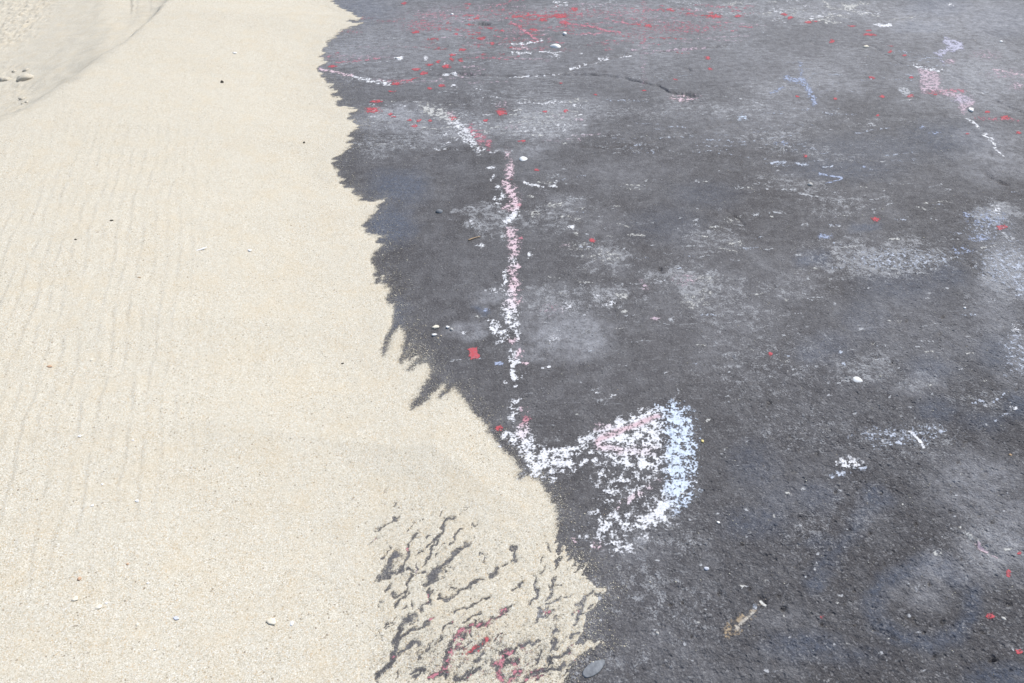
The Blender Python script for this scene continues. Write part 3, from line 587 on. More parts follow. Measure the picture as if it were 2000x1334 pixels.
def scat(n, box, rx, ry, dens, c, sd):
    r = np.random.default_rng(sd); return [('e', r.uniform(box[0], box[2]), r.uniform(box[1], box[3]), rx * r.uniform(.4, 1.5), ry * r.uniform(.5, 1.4), dens * r.uniform(.6, 1.2), c) for _ in range(n)]
def scratch(n, box, L, r, dens, cs, sd, tilt=.05):
    g_ = np.random.default_rng(sd); out = []
    for _ in range(n):
        x, y = g_.uniform(box[0], box[2]), g_.uniform(box[1], box[3]); l = L * g_.uniform(.35, 1.3); a = g_.normal(0, tilt)
        pts = [(x + l * k / 3, y + l * k / 3 * a + g_.normal(0, .8)) for k in range(4)]
        out.append(('s', pts, r * g_.uniform(.7, 1.4), dens * g_.uniform(.6, 1.2), cs[g_.integers(len(cs))]))
    return out
film('red_paint_scuffs', scratch(40, (840,6,1420,100), 110, 1.3, .52, 'rppmm', 41, .07) + scratch(30, (630,20,1000,165), 90, 1.4, .5, 'pmmg', 42, .06) +
 [('e',870,25,80,9,.36,'m'),('e',940,15,90,8,.32,'m'),('e',830,52,40,10,.45,'p'),('e',760,90,70,14,.26,'g'),('e',1130,25,120,10,.30,'p'),('e',1320,55,90,11,.40,'p'),('e',1240,30,90,10,.32,'m'),('e',700,112,60,6,.4,'m')] + scat(34, (840,8,1110,110), 9, 1.8, .65, 'r', 1) + scat(46, (840,15,1260,100), 18, 3, .40, 'p', 2) + scat(50, (1080,12,1480,60), 12, 1.8, .62, 'p', 3) + scat(8, (1180,20,1420,55), 9, 1.6, .6, 'r', 9) +
 [('e',1345,56,60,9,.45,'p'),('e',850,30,40,6,.5,'p'),('e',820,48,22,10,.5,'p'),('s',[(1000,44),(1025,60),(1050,79)],1.6,.95,'p'),('s',[(1092,44),(1150,52),(1190,62),(1212,64)],1.6,.9,'p'),('s',[(1104,48),(1110,66),(1160,67),(1186,62)],1.4,.7,'p'),
  ('s',[(1195,40),(1230,48)],1.6,.8,'p'),('s',[(1000,33),(1050,30),(1100,32)],2.2,.8,'r'),('s',[(1258,8),(1258,80)],5,.45,'p'),('s',[(1256,100),(1258,155)],4,.35,'m'),('e',1256,90,9,6,.5,'m'),('e',1235,98,12,3,.5,'m'),('e',1336,190,26,8,.55,'k'),
  ('s',[(623,136),(650,141),(690,150)],2.2,.8,'k'),('s',[(655,121),(700,119),(740,115)],1.6,.7,'p'),('s',[(640,111),(660,106)],3,.5,'p'),('s',[(795,160),(815,152)],1.6,.8,'r'),('s',[(925,255),(940,270),(950,280)],9,.7,'p'),('e',880,222,10,5,.6,'k'),
  ('s',[(1250,102),(1300,98),(1390,92)],1.2,.7,'m')], .0045, (.022,.008), 71, stuff=True, warp=2.2, thick=.84)
film('white_paint_scuffs', scratch(40, (690,195,960,300), 60, 1.4, .5, 'ggcw', 43, .05) + scratch(40, (980,190,1140,280), 40, 1.6, .6, 'wcgm', 44, .05) + scratch(60, (1150,150,1560,300), 80, 1.2, .42, 'ggh', 45, .06) + scratch(50, (1480,100,1800,330), 70, 1.2, .42, 'ghh', 46, .08) + scratch(26, (1480,2,1700,45), 40, 1.4, .6, 'ccw', 47, .06) + [('s',[(690,152),(720,158),(762,164)],2.6,.85),('s',[(830,211),(868,224),(880,232)],9,.86,'c'),('s',[(880,237),(905,252),(922,262)],7,.92),('s',[(898,262),(918,276),(935,292)],7,.82),('e',800,219,14,7,.55,'g'),('e',745,228,34,10,.5,'g'),
 ('e',1020,215,20,4,.45),('e',1060,240,62,28,.55,'g'),('e',885,226,60,13,.50,'g'),('e',930,256,50,20,.50,'g'),('e',790,240,70,16,.42,'g'),('e',760,282,70,12,.36,'g'),('e',700,60,50,20,.3,'g'),('e',1100,250,30,12,.42),('e',1030,252,30,10,.42),('e',1060,235,46,16,.40,'c'),('e',1120,205,22,4,.5),('s',[(1010,200),(1060,201),(1110,198)],2,.6),('e',1085,109,11,5,.6),('s',[(1000,87),(1030,84),(1060,80)],1.6,.85),
 ('s',[(1000,95),(1030,94)],3,.7,'k'),('s',[(1000,104),(1020,103),(1040,103)],1.8,.8),('s',[(1055,101),(1075,103),(1095,101)],1.6,.8),('s',[(870,145),(892,142)],2,.9),('s',[(1000,149),(1045,147),(1090,145)],1.4,.85),('s',[(1113,135),(1131,129)],1.8,.95),
 ('s',[(1140,126),(1170,122)],1.2,.7),('s',[(1170,114),(1186,115)],2.2,.9),('s',[(1215,109),(1232,108)],1.6,.8),('e',1135,105,6,2,.8),('e',1130,92,8,3,.6,'g'),('s',[(1130,21),(1160,13),(1205,0)],3,.7,'g'),('s',[(1080,5),(1110,5)],1.6,.7),('s',[(1085,12),(1110,10)],1.4,.7),
 ('s',[(1305,5),(1370,8)],2.4,.7,'g'),('s',[(1345,12),(1372,22),(1395,26),(1480,27)],2.8,.75,'g'),('s',[(1392,24),(1420,14)],2.2,.6,'g'),('e',1435,6,16,5,.5,'c'),('s',[(1485,30),(1487,55),(1498,72)],1.8,.55,'g'),
 ('s',[(1609,2),(1622,15)],3,.9,'c'),('p',[(1642,8),(1660,9),(1676,10),(1670,17),(1650,16)],2,1.1,'c'),('e',1685,8,14,3,.75,'c'),('s',[(1645,18),(1675,25),(1720,33)],1.6,.8,'c'),('p',[(1706,47),(1725,49),(1743,48),(1742,51),(1725,52),(1708,50)],1.2,1.3),
 ('s',[(1610,42),(1648,45)],1.5,.8,'c'),('e',1585,35,9,3,.8),('e',1603,33,8,3,.8),('e',1520,18,10,4,.5),('e',1575,12,14,3,.45),('e',1560,20,30,5,.35,'c'),('e',1548,28,14,4,.5,'c'),('s',[(1730,40),(1790,33)],1.5,.5,'c'),('s',[(1850,9),(1862,10)],2.5,.7),
 ('s',[(1786,127),(1800,131)],3.5,.95),('s',[(1800,131),(1835,138)],2,.95),('s',[(1825,140),(1845,134)],1.4,.8),('s',[(1885,231),(1900,242),(1910,252)],2.6,.7),('s',[(1924,264),(1936,272)],3.4,.75),('s',[(1936,272),(1945,290),(1960,308)],2.6,.8),('s',[(1915,178),(1925,183)],2.4,.85,'g'),
 ('e',832,113,7,4,.8),('s',[(772,114),(782,113)],2,.9),('e',870,124,6,3,.5),('s',[(650,126),(700,124),(760,121)],1.2,.6,'g'),('s',[(670,146),(685,162),(695,176)],1.1,.7,'g'),('e',885,168,7,3,.7),('e',935,175,10,2,.6),('e',960,190,16,3,.45),('e',980,205,14,8,.5,'m'),
 ('s',[(855,180),(890,180)],1.2,.7,'g'),('e',968,180,16,3,.4,'g'),('s',[(935,290),(950,292)],2.5,.7),('e',1450,228,8,6,.7,'b'),('s',[(1388,212),(1440,214),(1500,214)],1.6,.6,'g'),('s',[(1440,193),(1470,198),(1500,209)],1.4,.7,'g'),('e',1310,222,30,5,.35,'g')],
 .0045, (.022,.008), 77, stuff=True, warp=2.4, thick=.76)
film('lavender_paint_patch', [('p',[(1842,74),(1866,78),(1878,84),(1881,96),(1866,99),(1848,101),(1838,112),(1833,114),(1827,103),(1845,97),(1852,89),(1844,83)],3,.95,'l'),('s',[(1833,112),(1843,126)],2.5,.6,'l')], .004, (.03,.008), 81, label='lavender grey paint patch shaped like a comma')
film('pink_paint_patch', [('p',[(1794,133),(1806,134),(1832,140),(1838,160),(1832,170),(1856,178),(1875,182),(1900,192),(1902,206),(1890,212),(1882,226),(1874,216),(1872,203),(1860,193),(1835,181),(1815,176),(1806,183),(1799,178),(1798,158)],4,.82,'m'),('e',1880,195,18,8,.8,'l'),('e',1865,178,20,4,.7,'p'),('e',1830,180,20,5,.6,'p')], .004, (.02,.007), 83, label='peeling pink grey paint patch below a white stroke')
film('pink_paint_patch', [('e',1965,145,40,10,.42,'m'),('e',1990,168,18,7,.6,'m'),('e',1925,108,26,10,.40,'m'),('e',1855,120,12,5,.6,'m'),('s',[(1940,135),(2000,146)],2,.6,'k'),('s',[(1905,230),(1990,236)],3,.45,'p')], .0045, (.02,.007), 85, label='faint scattered pink paint near the right edge')
film('grey_paint_patch', [('p',[(1752,172),(1764,169),(1774,173),(1781,190),(1770,189),(1760,182)],3,.9,'g'),('s',[(1760,197),(1790,194)],1.4,.7,'g')], .004, (.02,.008), 87)
film('blue_paint_scuffs', [('s',[(1537,152),(1552,157),(1566,156)],4.5,.8,'u'),('s',[(1562,122),(1565,150)],3,.55,'u'),('s',[(1566,156),(1580,175),(1592,203)],4.5,.7,'u'),('s',[(1505,181),(1530,170)],2,.55,'u'),('s',[(1510,318),(1535,317)],2.6,.75,'h'),('s',[(1555,319),(1578,322)],2.2,.7,'h'),
 ('s',[(1608,326),(1626,324)],1.4,.8,'h'),('s',[(1600,340),(1622,343),(1645,346)],1.8,.85,'u'),('s',[(1645,347),(1638,352),(1615,357)],1.5,.8,'u'),('e',1703,244,8,4,.7,'g'),('e',1800,250,8,3,.6,'u'),('e',1825,260,10,3,.6,'u'),('e',1610,462,14,6,.55,'u'),('e',1655,340,0.1,0.1,0,'u'),
 ('e',1530,280,14,4,.5,'u'),('e',1690,325,6,3,.6,'u'),('e',1530,290,20,5,.4,'g'),('e',1890,420,12,6,.5,'u'),('e',1930,430,30,14,.42,'u'),('e',1915,465,24,6,.6,'u'),('e',975,711,7,4.5,.9,'u'),('e',950,606,7,4,.7,'u'),('e',1880,490,20,8,.4,'u')], .0036, (.018,.006), 91, stuff=True, warp=1.6, thick=.95)
film('pale_paint_scuffs', scratch(150, (1050,340,2000,720), 26, 1.3, .55, 'gghc', 51, .12) + scat(170, (1090,720,2000,1330), 4, 2.4, .75, 'g', 52) + scat(60, (1050,300,2000,720), 6, 2.4, .65, 'g', 53) + scat(45, (1100,420,2000,1300), 5, 3, .6, 'c', 54) + [('e',1945,412,10,11,.6,'w'),('e',1950,432,7,5,.6,'h'),('s',[(1960,455),(1966,463),(1980,465)],3,.85,'g'),('e',1960,520,45,40,.42,'h'),('e',1930,440,40,26,.38,'h'),('e',1760,508,90,20,.40,'h'),('e',1985,690,25,45,.4,'h'),('e',1760,850,80,14,.42,'h'),('e',1965,505,16,9,.5,'h'),('e',1985,520,20,7,.7,'h'),('e',1985,545,18,12,.55,'h'),('e',1996,568,12,12,.7,'h'),('e',1985,642,10,9,.55,'w'),
 ('e',1690,505,12,5,.5,'h'),('e',1725,512,34,8,.48,'h'),('e',1745,498,24,7,.5,'h'),('e',1800,510,20,7,.55,'h'),('e',1840,508,14,5,.5,'h'),('e',1735,533,26,4,.5,'g'),('e',1785,530,24,5,.55,'g'),('s',[(1610,480),(1640,482),(1690,480)],1.6,.6,'g'),('s',[(1505,415),(1535,418)],1.6,.8,'g'),
 ('s',[(1560,379),(1600,385)],1.5,.8,'g'),('s',[(1620,442),(1648,443)],1.8,.7,'g'),('s',[(1530,371),(1550,372)],2,.7,'g'),('e',1640,396,10,5,.6,'g'),('s',[(1735,400),(1745,397)],2,.7,'g'),('e',1570,440,8,5,.6,'g'),('e',1605,425,8,4,.5,'g'),('e',1560,498,10,4,.5,'g'),
 ('e',1662,903,26,11,.72,'w'),('e',1682,915,12,4,.8,'h'),('e',1643,925,15,7,.7,'h'),('e',1625,930,8,5,.6,'h'),('e',1700,853,16,6,.65,'h'),('e',1728,851,18,5,.65,'h'),('e',1715,872,14,6,.5,'h'),('e',1735,868,8,6,.8,'h'),('e',1755,866,14,4,.7,'h'),('e',1742,846,14,4,.6,'h'),
 ('s',[(1775,843),(1790,855),(1803,872)],2.8,.92,'w'),('e',1785,848,12,4,.6,'h'),('e',1815,834,20,5,.5,'h'),('e',1840,840,10,6,.55,'h'),('e',1812,868,4,3,.8,'h'),('s',[(1940,785),(1965,768)],2,.65,'h'),('e',1912,785,12,6,.5,'h'),('e',1978,798,8,5,.85,'w'),('s',[(1945,822),(1965,808)],2.5,.6,'h'),
 ('e',1570,955,12,4,.5,'g'),('e',1660,686,12,4,.4,'g'),('e',1640,690,5,3,.8,'h'),('e',1650,710,5,3,.7,'h'),('e',1715,695,14,5,.4,'g'),('e',1760,750,10,4,.5,'g'),('e',1790,755,18,8,.4,'g'),('e',1735,712,20,8,.38,'g'),
 ('e',1115,445,6,5,.95,'w'),('e',1125,457,5,3.5,.9,'c'),('e',1125,427,10,3,.5,'c'),('e',1120,388,24,5,.55,'g'),('e',1080,400,14,5,.55,'c'),('e',1095,398,10,3,.6,'c'),('e',1045,417,11,6,.55,'c'),('e',1130,480,30,8,.35,'c'),('e',1185,500,26,11,.45,'c'),('e',1105,480,10,3,.5,'m'),
 ('e',1035,498,5,6,.8,'w'),('e',1165,578,7,4,.7,'w'),('e',1215,579,11,7,.6,'c'),('e',1193,592,8,6,.75,'w'),('e',1180,600,7,6,.4,'w'),('e',1260,560,9,6,.6,'m'),('e',1248,549,6,4,.4,'m'),('e',1340,545,22,10,.45,'m'),('e',1375,545,22,8,.42,'c'),('e',1355,590,24,14,.38,'c'),('e',1380,570,14,6,.4,'c'),
 ('e',1280,622,6,4,.8,'m'),('e',1313,623,7,4,.9,'g'),('e',1440,475,14,7,.5,'c'),('e',1400,445,12,5,.5,'c'),('e',1478,420,9,4,.7,'g'),('e',1446,366,10,2.5,.6,'g'),('e',1360,440,8,4,.5,'g'),('e',1430,430,18,7,.35,'c'),('e',1080,605,22,10,.35,'m'),('e',1110,600,16,10,.45,'w'),('e',1080,600,8,3,.5,'p'),
 ('s',[(1022,357),(1040,363),(1062,365)],2,.85,'w'),('e',1080,364,6,2.2,1,'w'),('e',1084,357,3,3,.8,'w'),('e',1080,345,14,6,.45,'g'),('e',1036,386,8,2.5,.7,'c'),('e',930,440,20,10,.5,'g'),('e',918,435,6,5,.6,'w'),('e',940,480,10,5,.6,'w'),('e',1080,660,10,8,.5,'w'),('e',1150,650,26,14,.25,'g'),
 ('e',1165,760,12,5,.5,'g'),('e',1175,785,12,8,.4,'g'),('e',1195,775,8,6,.5,'w'),('s',[(1322,748),(1325,765),(1312,785)],2,.35,'g'),('e',1165,765,4,4,.6),('e',1072,716,4,3,.9),('e',1060,720,4,2,.8),('e',905,650,6,4,.5,'w'),('e',930,618,6,3,.8,'c'),('s',[(880,705),(900,702)],2,.5,'g'),('e',935,700,20,3,.35,'g'),
 ('e',1980,1265,5,4,.4,'g'),('e',1505,1312,12,5,.6,'g'),('e',1590,1113,3,3,.6,'g'),('s',[(1850,1010),(1900,1005)],2,.5,'g'),('s',[(1875,1030),(1905,1055)],2.4,.55,'c'),('s',[(1905,1058),(1912,1068),(1932,1078)],2.4,.8,'m'),('s',[(1932,1078),(1952,1086)],1.4,.8,'m'),('e',1830,1080,16,8,.4,'c'),('e',1790,1142,22,10,.35,'g')],
 .0028, (.014,.0045), 97, stuff=True, warp=2.2, thick=.86)
film('tan_smear', [('p',[(1416,1236),(1424,1222),(1440,1208),(1456,1196),(1470,1186),(1478,1182),(1474,1196),(1462,1212),(1448,1228),(1432,1243),(1420,1244)],6,.72,'t'),('s',[(1438,1228),(1455,1212),(1468,1198)],4,.75,'c'),('s',[(1484,1176),(1492,1181)],2.4,.9,'c'),('e',1472,1186,6,5,.8,'b')], .0018, (.020,.006), 101, thick=1.02, warp=1.2, label='elongated tan and cream smear on bare dark pavement')
Rz = [((600,940),(660,890),8,'p'),((545,1260),(580,1150),(640,1010),(820,960),(930,880),15,'p'),((690,1150),(850,1030),24,'r'),((890,1310),(880,1200),(950,1150),18,'p'),((460,1300),(500,1270),14,'p'),
 ((930,1330),(1010,1250),(1100,1300),34,'p'),((140,160),(190,110),12,'p'),((190,220),(200,212),8,'p'),((260,500),(305,490),11,'p'),((350,560),(390,555),10,'p'),((100,440),(115,432),6,'p'),((1175,890),(1205,885),6,'p'),
 ((1325,1105),(1340,1095),9,'p'),((1350,1160),(1375,1195),11,'p'),((430,830),(440,780),6,'p'),((455,940),(470,925),6,'p'),((1365,890),(1385,885),5,'p'),((165,1190),(240,1175),8,'p'),((450,1190),(480,1190),8,'p'),((600,1120),(640,1060),20,'p'),((555,1230),(600,1160),20,'p'),((1040,1120),(1100,1160),12,'p'),((700,1330),(820,1240),12,'p'),((360,600),(370,700),6,'m')]
film('pink_paint_scuffs', [('s', z2(*s_[:-2]), s_[-2] / 3.222 * 1.5, .60, s_[-1]) for s_ in Rz], .002, (.014,.004), 107, stuff=True, lift=.0003)

# ------------------------------------------------------------------ small things lying about
def mesh_obj(name, verts, faces, mat, smooth=True):
    me = bpy.data.meshes.new(name); me.from_pydata([tuple(map(float, v)) for v in verts], [], faces); me.update()
    me.polygons.foreach_set('use_smooth', np.full(len(me.polygons), smooth)); me.materials.append(mat)
    o = bpy.data.objects.new(name, me); col.objects.link(o); return o
def surf(x, y):
    hp, hs_ = float(HP(x, y)), float(HS(x, y)) if x < 0.23 else -1.0
    return hs_ if x < .23 and float(HD(x, y)) > .1 else max(hp, hs_)
def hit(px, py):                            # where the photo ray meets sand or slab
    d = ray(px, py); z = 0.0
    for _ in range(14):
        t = (CAM_H - z) / -d[2]; z = .5 * z + .5 * surf(d[0] * t, d[1] * t)
    t = (CAM_H - z) / -d[2]; return d[0] * t, d[1] * t, surf(d[0] * t, d[1] * t)
def size(px, py, w): x, y, z = hit(px, py); return w * (y * CP + (CAM_H - z) * SP) / FPX
def clam(a, b, h):                          # one valve: domed, beak off-centre, growth ridges, hollow lip below
    vs, fs = [], []; nr, nt = 9, 28
    for i in range(nr):
        r = i / (nr - 1)
        for j in range(nt):
            t = 2 * math.pi * j / nt
            rr = r * (1 - .12 * math.cos(t) ** 3 * (math.sin(t) < .9) + .04 * math.cos(3 * t))
            x = a * rr * math.cos(t) * (1 + .14 * math.cos(t)); y = b * rr * math.sin(t) * (1 - .18 * math.cos(t)) + b * .30 * (1 - r)
            vs.append((x, y, h * (1 - r ** 2.3) + h * .035 * math.sin(r * 34) * r))
    for i in range(nr - 1):
        for j in range(nt): fs.append((i * nt + j, (i + 1) * nt + j, (i + 1) * nt + (j + 1) % nt, i * nt + (j + 1) % nt))
    k = len(vs)
    for j in range(nt): v = vs[(nr - 1) * nt + j]; vs.append((v[0] * .93, v[1] * .93, -.05 * h))
    for j in range(nt): fs.append(((nr - 1) * nt + j, k + j, k + (j + 1) % nt, (nr - 1) * nt + (j + 1) % nt))
    fs.append(tuple(k + j for j in range(nt))[::-1]); return vs, fs
def chip(a, b, h, seed, n=9, curl=.25):      # broken flake: irregular outline, thin, slightly curled
    r = random.Random(seed); vs, fs = [], []
    an = sorted(2 * math.pi * (j + r.uniform(-.3, .3)) / n for j in range(n)); rad = [r.uniform(.66, 1.12) for _ in range(n)]
    for lay in (0, 1, 2, 3):
        s = (.90, 1.0, .96, .55)[lay]; z = (0, .35, .82, 1.0)[lay]
        for t, q in zip(an, rad):
            x, y = a * q * s * math.cos(t), b * q * s * math.sin(t); vs.append((x, y, h * z + curl * a * (x / a) ** 2 * .5 - .02 * a))
    for lay in range(3):
        for j in range(n): fs.append((lay * n + j, lay * n + (j + 1) % n, (lay + 1) * n + (j + 1) % n, (lay + 1) * n + j))
    fs.append(tuple(range(n))[::-1]); fs.append(tuple(3 * n + j for j in range(n))); return vs, fs
import bmesh
def pebble(a, b, h, seed, lump=.22, sub=3):
    bm = bmesh.new(); bmesh.ops.create_icosphere(bm, subdivisions=sub, radius=1.0)
    r = random.Random(seed); o = mathutils.Vector((r.uniform(0, 50), r.uniform(0, 50), r.uniform(0, 50)))
    for v in bm.verts:
        n = mathutils.noise.fractal(v.co * 1.1 + o, 1.0, 2.0, 3) * lump; q = v.co * (1 + n)
        if q.z < -.25: q.z = -.25 - (q.z + .25) * -.15
        v.co = (q.x * a, q.y * b, (q.z + .22) * h)
    vs = [tuple(v.co) for v in bm.verts]; fs = [tuple(v.index for v in f.verts) for f in bm.faces]; bm.free(); return vs, fs
def thing(name, cat, label, geo, mat, px, py, rot=0, tilt=(0, 0), dz=0.0, smooth=True, group=None):
    o = mesh_obj(name, *geo, mat, smooth); x, y, z = hit(px, py); o.location = (x, y, z + dz)
    o.rotation_euler = (tilt[0], tilt[1], math.radians(rot)); o['label'] = label; o['category'] = cat
    if group: o['group'] = group
    return o
def S(px, py, w): return size(px, py, w) / 2
s = S(1674,741,21); thing('clam_shell','shell','smooth white clam shell alone on the bare dark pavement', clam(s, s*.82, s*.55), M_SHELL,1674,743,rot=-18)
s = S(1085,90,23); thing('clam_shell','shell','largest white shell among the red paint flecks', clam(s, s*.75, s*.45), M_SHELL,1085,91,rot=170)
s = S(1022,309,17); thing('clam_shell','shell','white shell just above the start of the painted line', clam(s, s*.95, s*.5), M_SHELL,1022,311,rot=20)
s = S(1897,215,10); thing('shell_fragment','shell','bright white shell fragment on the pink paint patch', chip(s*1.0, s*1.9, s*.7,3), M_SHELL,1896,216,rot=-20)
s = S(1103,67,9); thing('shell_fragment','shell','small pointed white shell piece above the largest shell', chip(s*.9, s*1.4, s*1.0,5), M_SHELL,1103,68,rot=30)
s = S(883,29,6); thing('white_pebble','pebble','tiny round white pebble by faded pink paint', pebble(s, s, s*.9,4), M_SHELL,883,29)
s = S(777,113,11); thing('shell_fragment','shell','thin white shell sliver on pale streaked pavement near the drift', chip(s, s*.7, s*.3,8), M_SHELL,777,114,rot=12)
s = S(1691,92,11); thing('cream_pebble','pebble','flat cream pebble lying on a thin crack', pebble(s, s*.8, s*.5,9), M_SHELLW,1691,92)
s = S(1955,82,6); thing('white_pebble','pebble','small white pebble above scattered pink paint', pebble(s, s, s*.7,10), M_SHELL,1955,82)
s = S(1580,361,10); thing('pale_pebble','pebble','pale pebble beside a faint blue paint stroke', pebble(s, s*.9, s*.7,11), M_PALE,1582,361)
s = S(1372,861,7.5); thing('yellow_chip','plastic chip','small square yellow chip right of the painted flag', chip(s*1.2, s*1.2, s*.8,12,4,0.0), M_YELLOW,1372,862,rot=38, smooth=False)
s = S(1160,1304,54); thing('flat_stone','stone','smooth grey blue leaf shaped stone at the sand edge', pebble(s, s*.42, s*.07,13,.16), M_GREY,1160,1305,rot=34)
s = S(851,640,15); thing('shell_fragment','shell','cream white shell piece, largest of the bits near the drift', chip(s, s*.7, s*.5,14), M_SHELLW,851,640,rot=15)
s = S(874,640,8); thing('shell_fragment','shell','curved white shell bit between two larger pieces', chip(s, s*.8, s*.8,15,9,.6), M_SHELL,874,640,rot=-20)
s = S(882,644,6); thing('white_pebble','pebble','tiny white pebble touching the curved shell bit', pebble(s, s, s,16), M_PALE,882,644)
s = S(848,655,12); thing('shell_fragment','shell','wedge shaped white shell chip below the cream piece', chip(s, s*.6, s*.6,17,6), M_SHELL,848,655,rot=5)
s = S(858,413,14); thing('grey_pebble','pebble','rounded grey pebble set in the pavement near the drift', pebble(s, s*.75, s*.6,18), M_GREY,858,414)
s = S(1403,1021,9); thing('shell_fragment','shell','small white shell chip below the painted flag', chip(s, s*.7, s*.5,19,7), M_SHELL,1403,1021,rot=-25)
s = S(1380,1111,9); thing('pale_pebble','pebble','pale round pebble on rough pavement', pebble(s, s*.85, s*.7,20), M_SHELLB,1380,1111)
s = S(1884,603,5); thing('white_pebble','pebble','tiny white pebble at the right on rough dark pavement', pebble(s, s, s,21), M_SHELL,1884,602)
s = S(1284,1238,6); thing('pale_pebble','pebble','little grey pebble near a small ring mark', pebble(s, s*1.2, s*.8,22), M_PALE,1284,1237)
s = S(1960,1208,9); thing('pale_pebble','pebble','flat pale pebble beside a pink paint fleck', pebble(s, s*.7, s*.4,23), M_PALE,1960,1208,rot=-30)
s = S(1974,893,6); thing('tan_pebble','pebble','tiny tan pebble on pale dusty pavement', pebble(s, s, s*.8,24), M_STRAW,1973,889)
# on the sand
s = S(147,1170,14); thing('shell_fragment','shell','jagged white shell flake on the sand', chip(s, s*.9, s*.25,31,8), M_SHELLW,147,1170,rot=20,dz=.0008)
s = S(190,1186,17); thing('clam_shell','shell','half buried cream shell with its lower rim showing', clam(s, s*.9, s*.35), M_SHELLW,191,1184,rot=200,tilt=(.30,0),dz=-s*.16)
s = S(208,1178,7); thing('shell_fragment','shell','tiny white flake right of the half buried shell', chip(s, s*.7, s*.3,33,5), M_SHELL,208,1178)
s = S(155,1131,8); thing('orange_pebble','pebble','small orange pebble above the jagged white flake', pebble(s, s, s*.8,34), M_ORANGE,155,1131)
s = S(344,1208,15); thing('shell_fragment','shell','bluish white shell sliver on the sand', chip(s, s*.5, s*.2,35,7), M_SHELLB,344,1208,rot=-10,dz=.0006)
s = S(532,1214,26); thing('shell_fragment','shell','large angular cream shell chip near the front', chip(s, s*.62, s*.26,36,6,.1), M_SHELLW,532,1215,rot=-12,dz=.001)
s = S(570,1217,9); thing('white_pebble','pebble','white pebble right of the angular cream chip', pebble(s*.8, s*1.2, s*.6,37), M_SHELL,570,1218)
s = S(155,852,8); thing('shell_fragment','shell','white shell bit between two sand ripples', chip(s, s*.8, s*.4,38,7), M_SHELL,156,852)
s = S(260,860,7); thing('shell_fragment','shell','thin white sliver on smooth sand', chip(s, s*.5, s*.3,39,6), M_SHELL,260,860)
s = S(200,946,6); thing('shell_fragment','shell','white speck of shell above a brighter pair', chip(s, s*.9, s*.4,40,6), M_SHELL,200,946)
s = S(268,979,9); thing('shell_fragment','shell','oval white shell bit, right of the brighter pair', chip(s, s*.7, s*.4,41,8), M_SHELL,268,979,rot=-20)
s = S(180,988,7); thing('shell_fragment','shell','square white shell bit, left of the brighter pair', chip(s, s, s*.4,42,5), M_SHELL,180,988)
s = S(98,716,13); thing('orange_flake','shell','thin orange flake lying across a sand ripple', chip(s, s*.5, s*.2,43,7), M_ORANGE,98,716,dz=.0006)
s = S(180,703,8); thing('shell_fragment','shell','pale shell speck right of the orange flake', chip(s, s, s*.4,44,6), M_SHELLW,180,703)
s = S(459,104,9); thing('shell_fragment','shell','lone white chip high on the smooth sand', chip(s, s*.9, s*.4,45,6), M_SHELL,459,104,rot=20)
s = S(434,161,6); thing('dark_pebble','pebble','lone dark pebble high on the smooth sand', pebble(s, s*1.1, s*1.1,46), M_DARK,434,161)
s = S(393,488,27); thing('white_sliver','shell','long thin white sliver on the sand', chip(s, s*.16, s*.10,47,10,.12), M_SHELL,393,488,rot=22,tilt=(0,-.12),dz=.0015)
s = S(488,490,8); thing('shell_fragment','shell','small white bit right of the long sliver', chip(s, s, s*.6,48,6), M_SHELL,488,490)
s = S(217,431,7); thing('dark_seed','seed','flat dark seed, upper of two on the ripples', pebble(s, s*.6, s*.5,49), M_DARK,218,431,rot=20)
s = S(148,468,5); thing('dark_seed','seed','small dark seed, lower of two on the ripples', pebble(s, s*.8, s*.6,50), M_DARK,148,468)
s = S(272,542,7); thing('straw_bit','straw','short yellowish straw bit on a ripple', chip(s, s*.4, s*.3,51,6), M_STRAW,272,542)
s = S(670,710,6); thing('dark_seed','seed','dark seed on smooth sand left of the drift edge', pebble(s, s*.5, s*.5,52), M_DARK,669,710,rot=20)
s = S(289,1138,5); thing('white_pebble','pebble','tiny white pebble up and right of the half buried shell', pebble(s, s, s*.8,53), M_SHELL,289,1139)
s = S(249,1102,5); thing('red_pebble','pebble','tiny dark red pebble on the sand', pebble(s, s, s*.8,54), M_ORANGE,249,1102)
s = S(302,1270,6); thing('shell_fragment','shell','thin white glint of shell near the front edge', chip(s, s*.5, s*.4,55,5), M_SHELL,302,1269)
s = S(268,1220,7); thing('cream_pebble','pebble','pale pinkish pebble left of the bluish sliver', pebble(s, s, s*.6,56), M_SHELLW,268,1220)
s = S(594,279,4.5); thing('dark_pebble','pebble','tiny dark pebble on sand close to the pavement', pebble(s, s, s,57), M_DARK,594,279)
s = S(48,150,33); thing('sand_clod','sand clod','angular clod of damp sand, largest in the corner', pebble(s, s*.85, s*.42,58,.35), M_CLOD,50,154,rot=10)
for i, (a, b, w, l) in enumerate([(10,155,20,'sand clod at the left edge beside the largest clod'),(51,136,12,'small sand clod just above the largest clod'),(43,192,13,'curved sand clod below the largest clod'),(28,138,8,'tiny sand clod above left of the largest clod'),(52,198,7,'tiny sand clod, lowest right of the group'),(44,201,6,'tiny sand clod, lowest left of the group')]):
    s = S(a, b, w); thing('sand_clod', 'sand clod', l, pebble(s, s*.9, s*.6, 60 + i, .35), M_CLOD, a, b + 2, group='sand clods in the far corner')
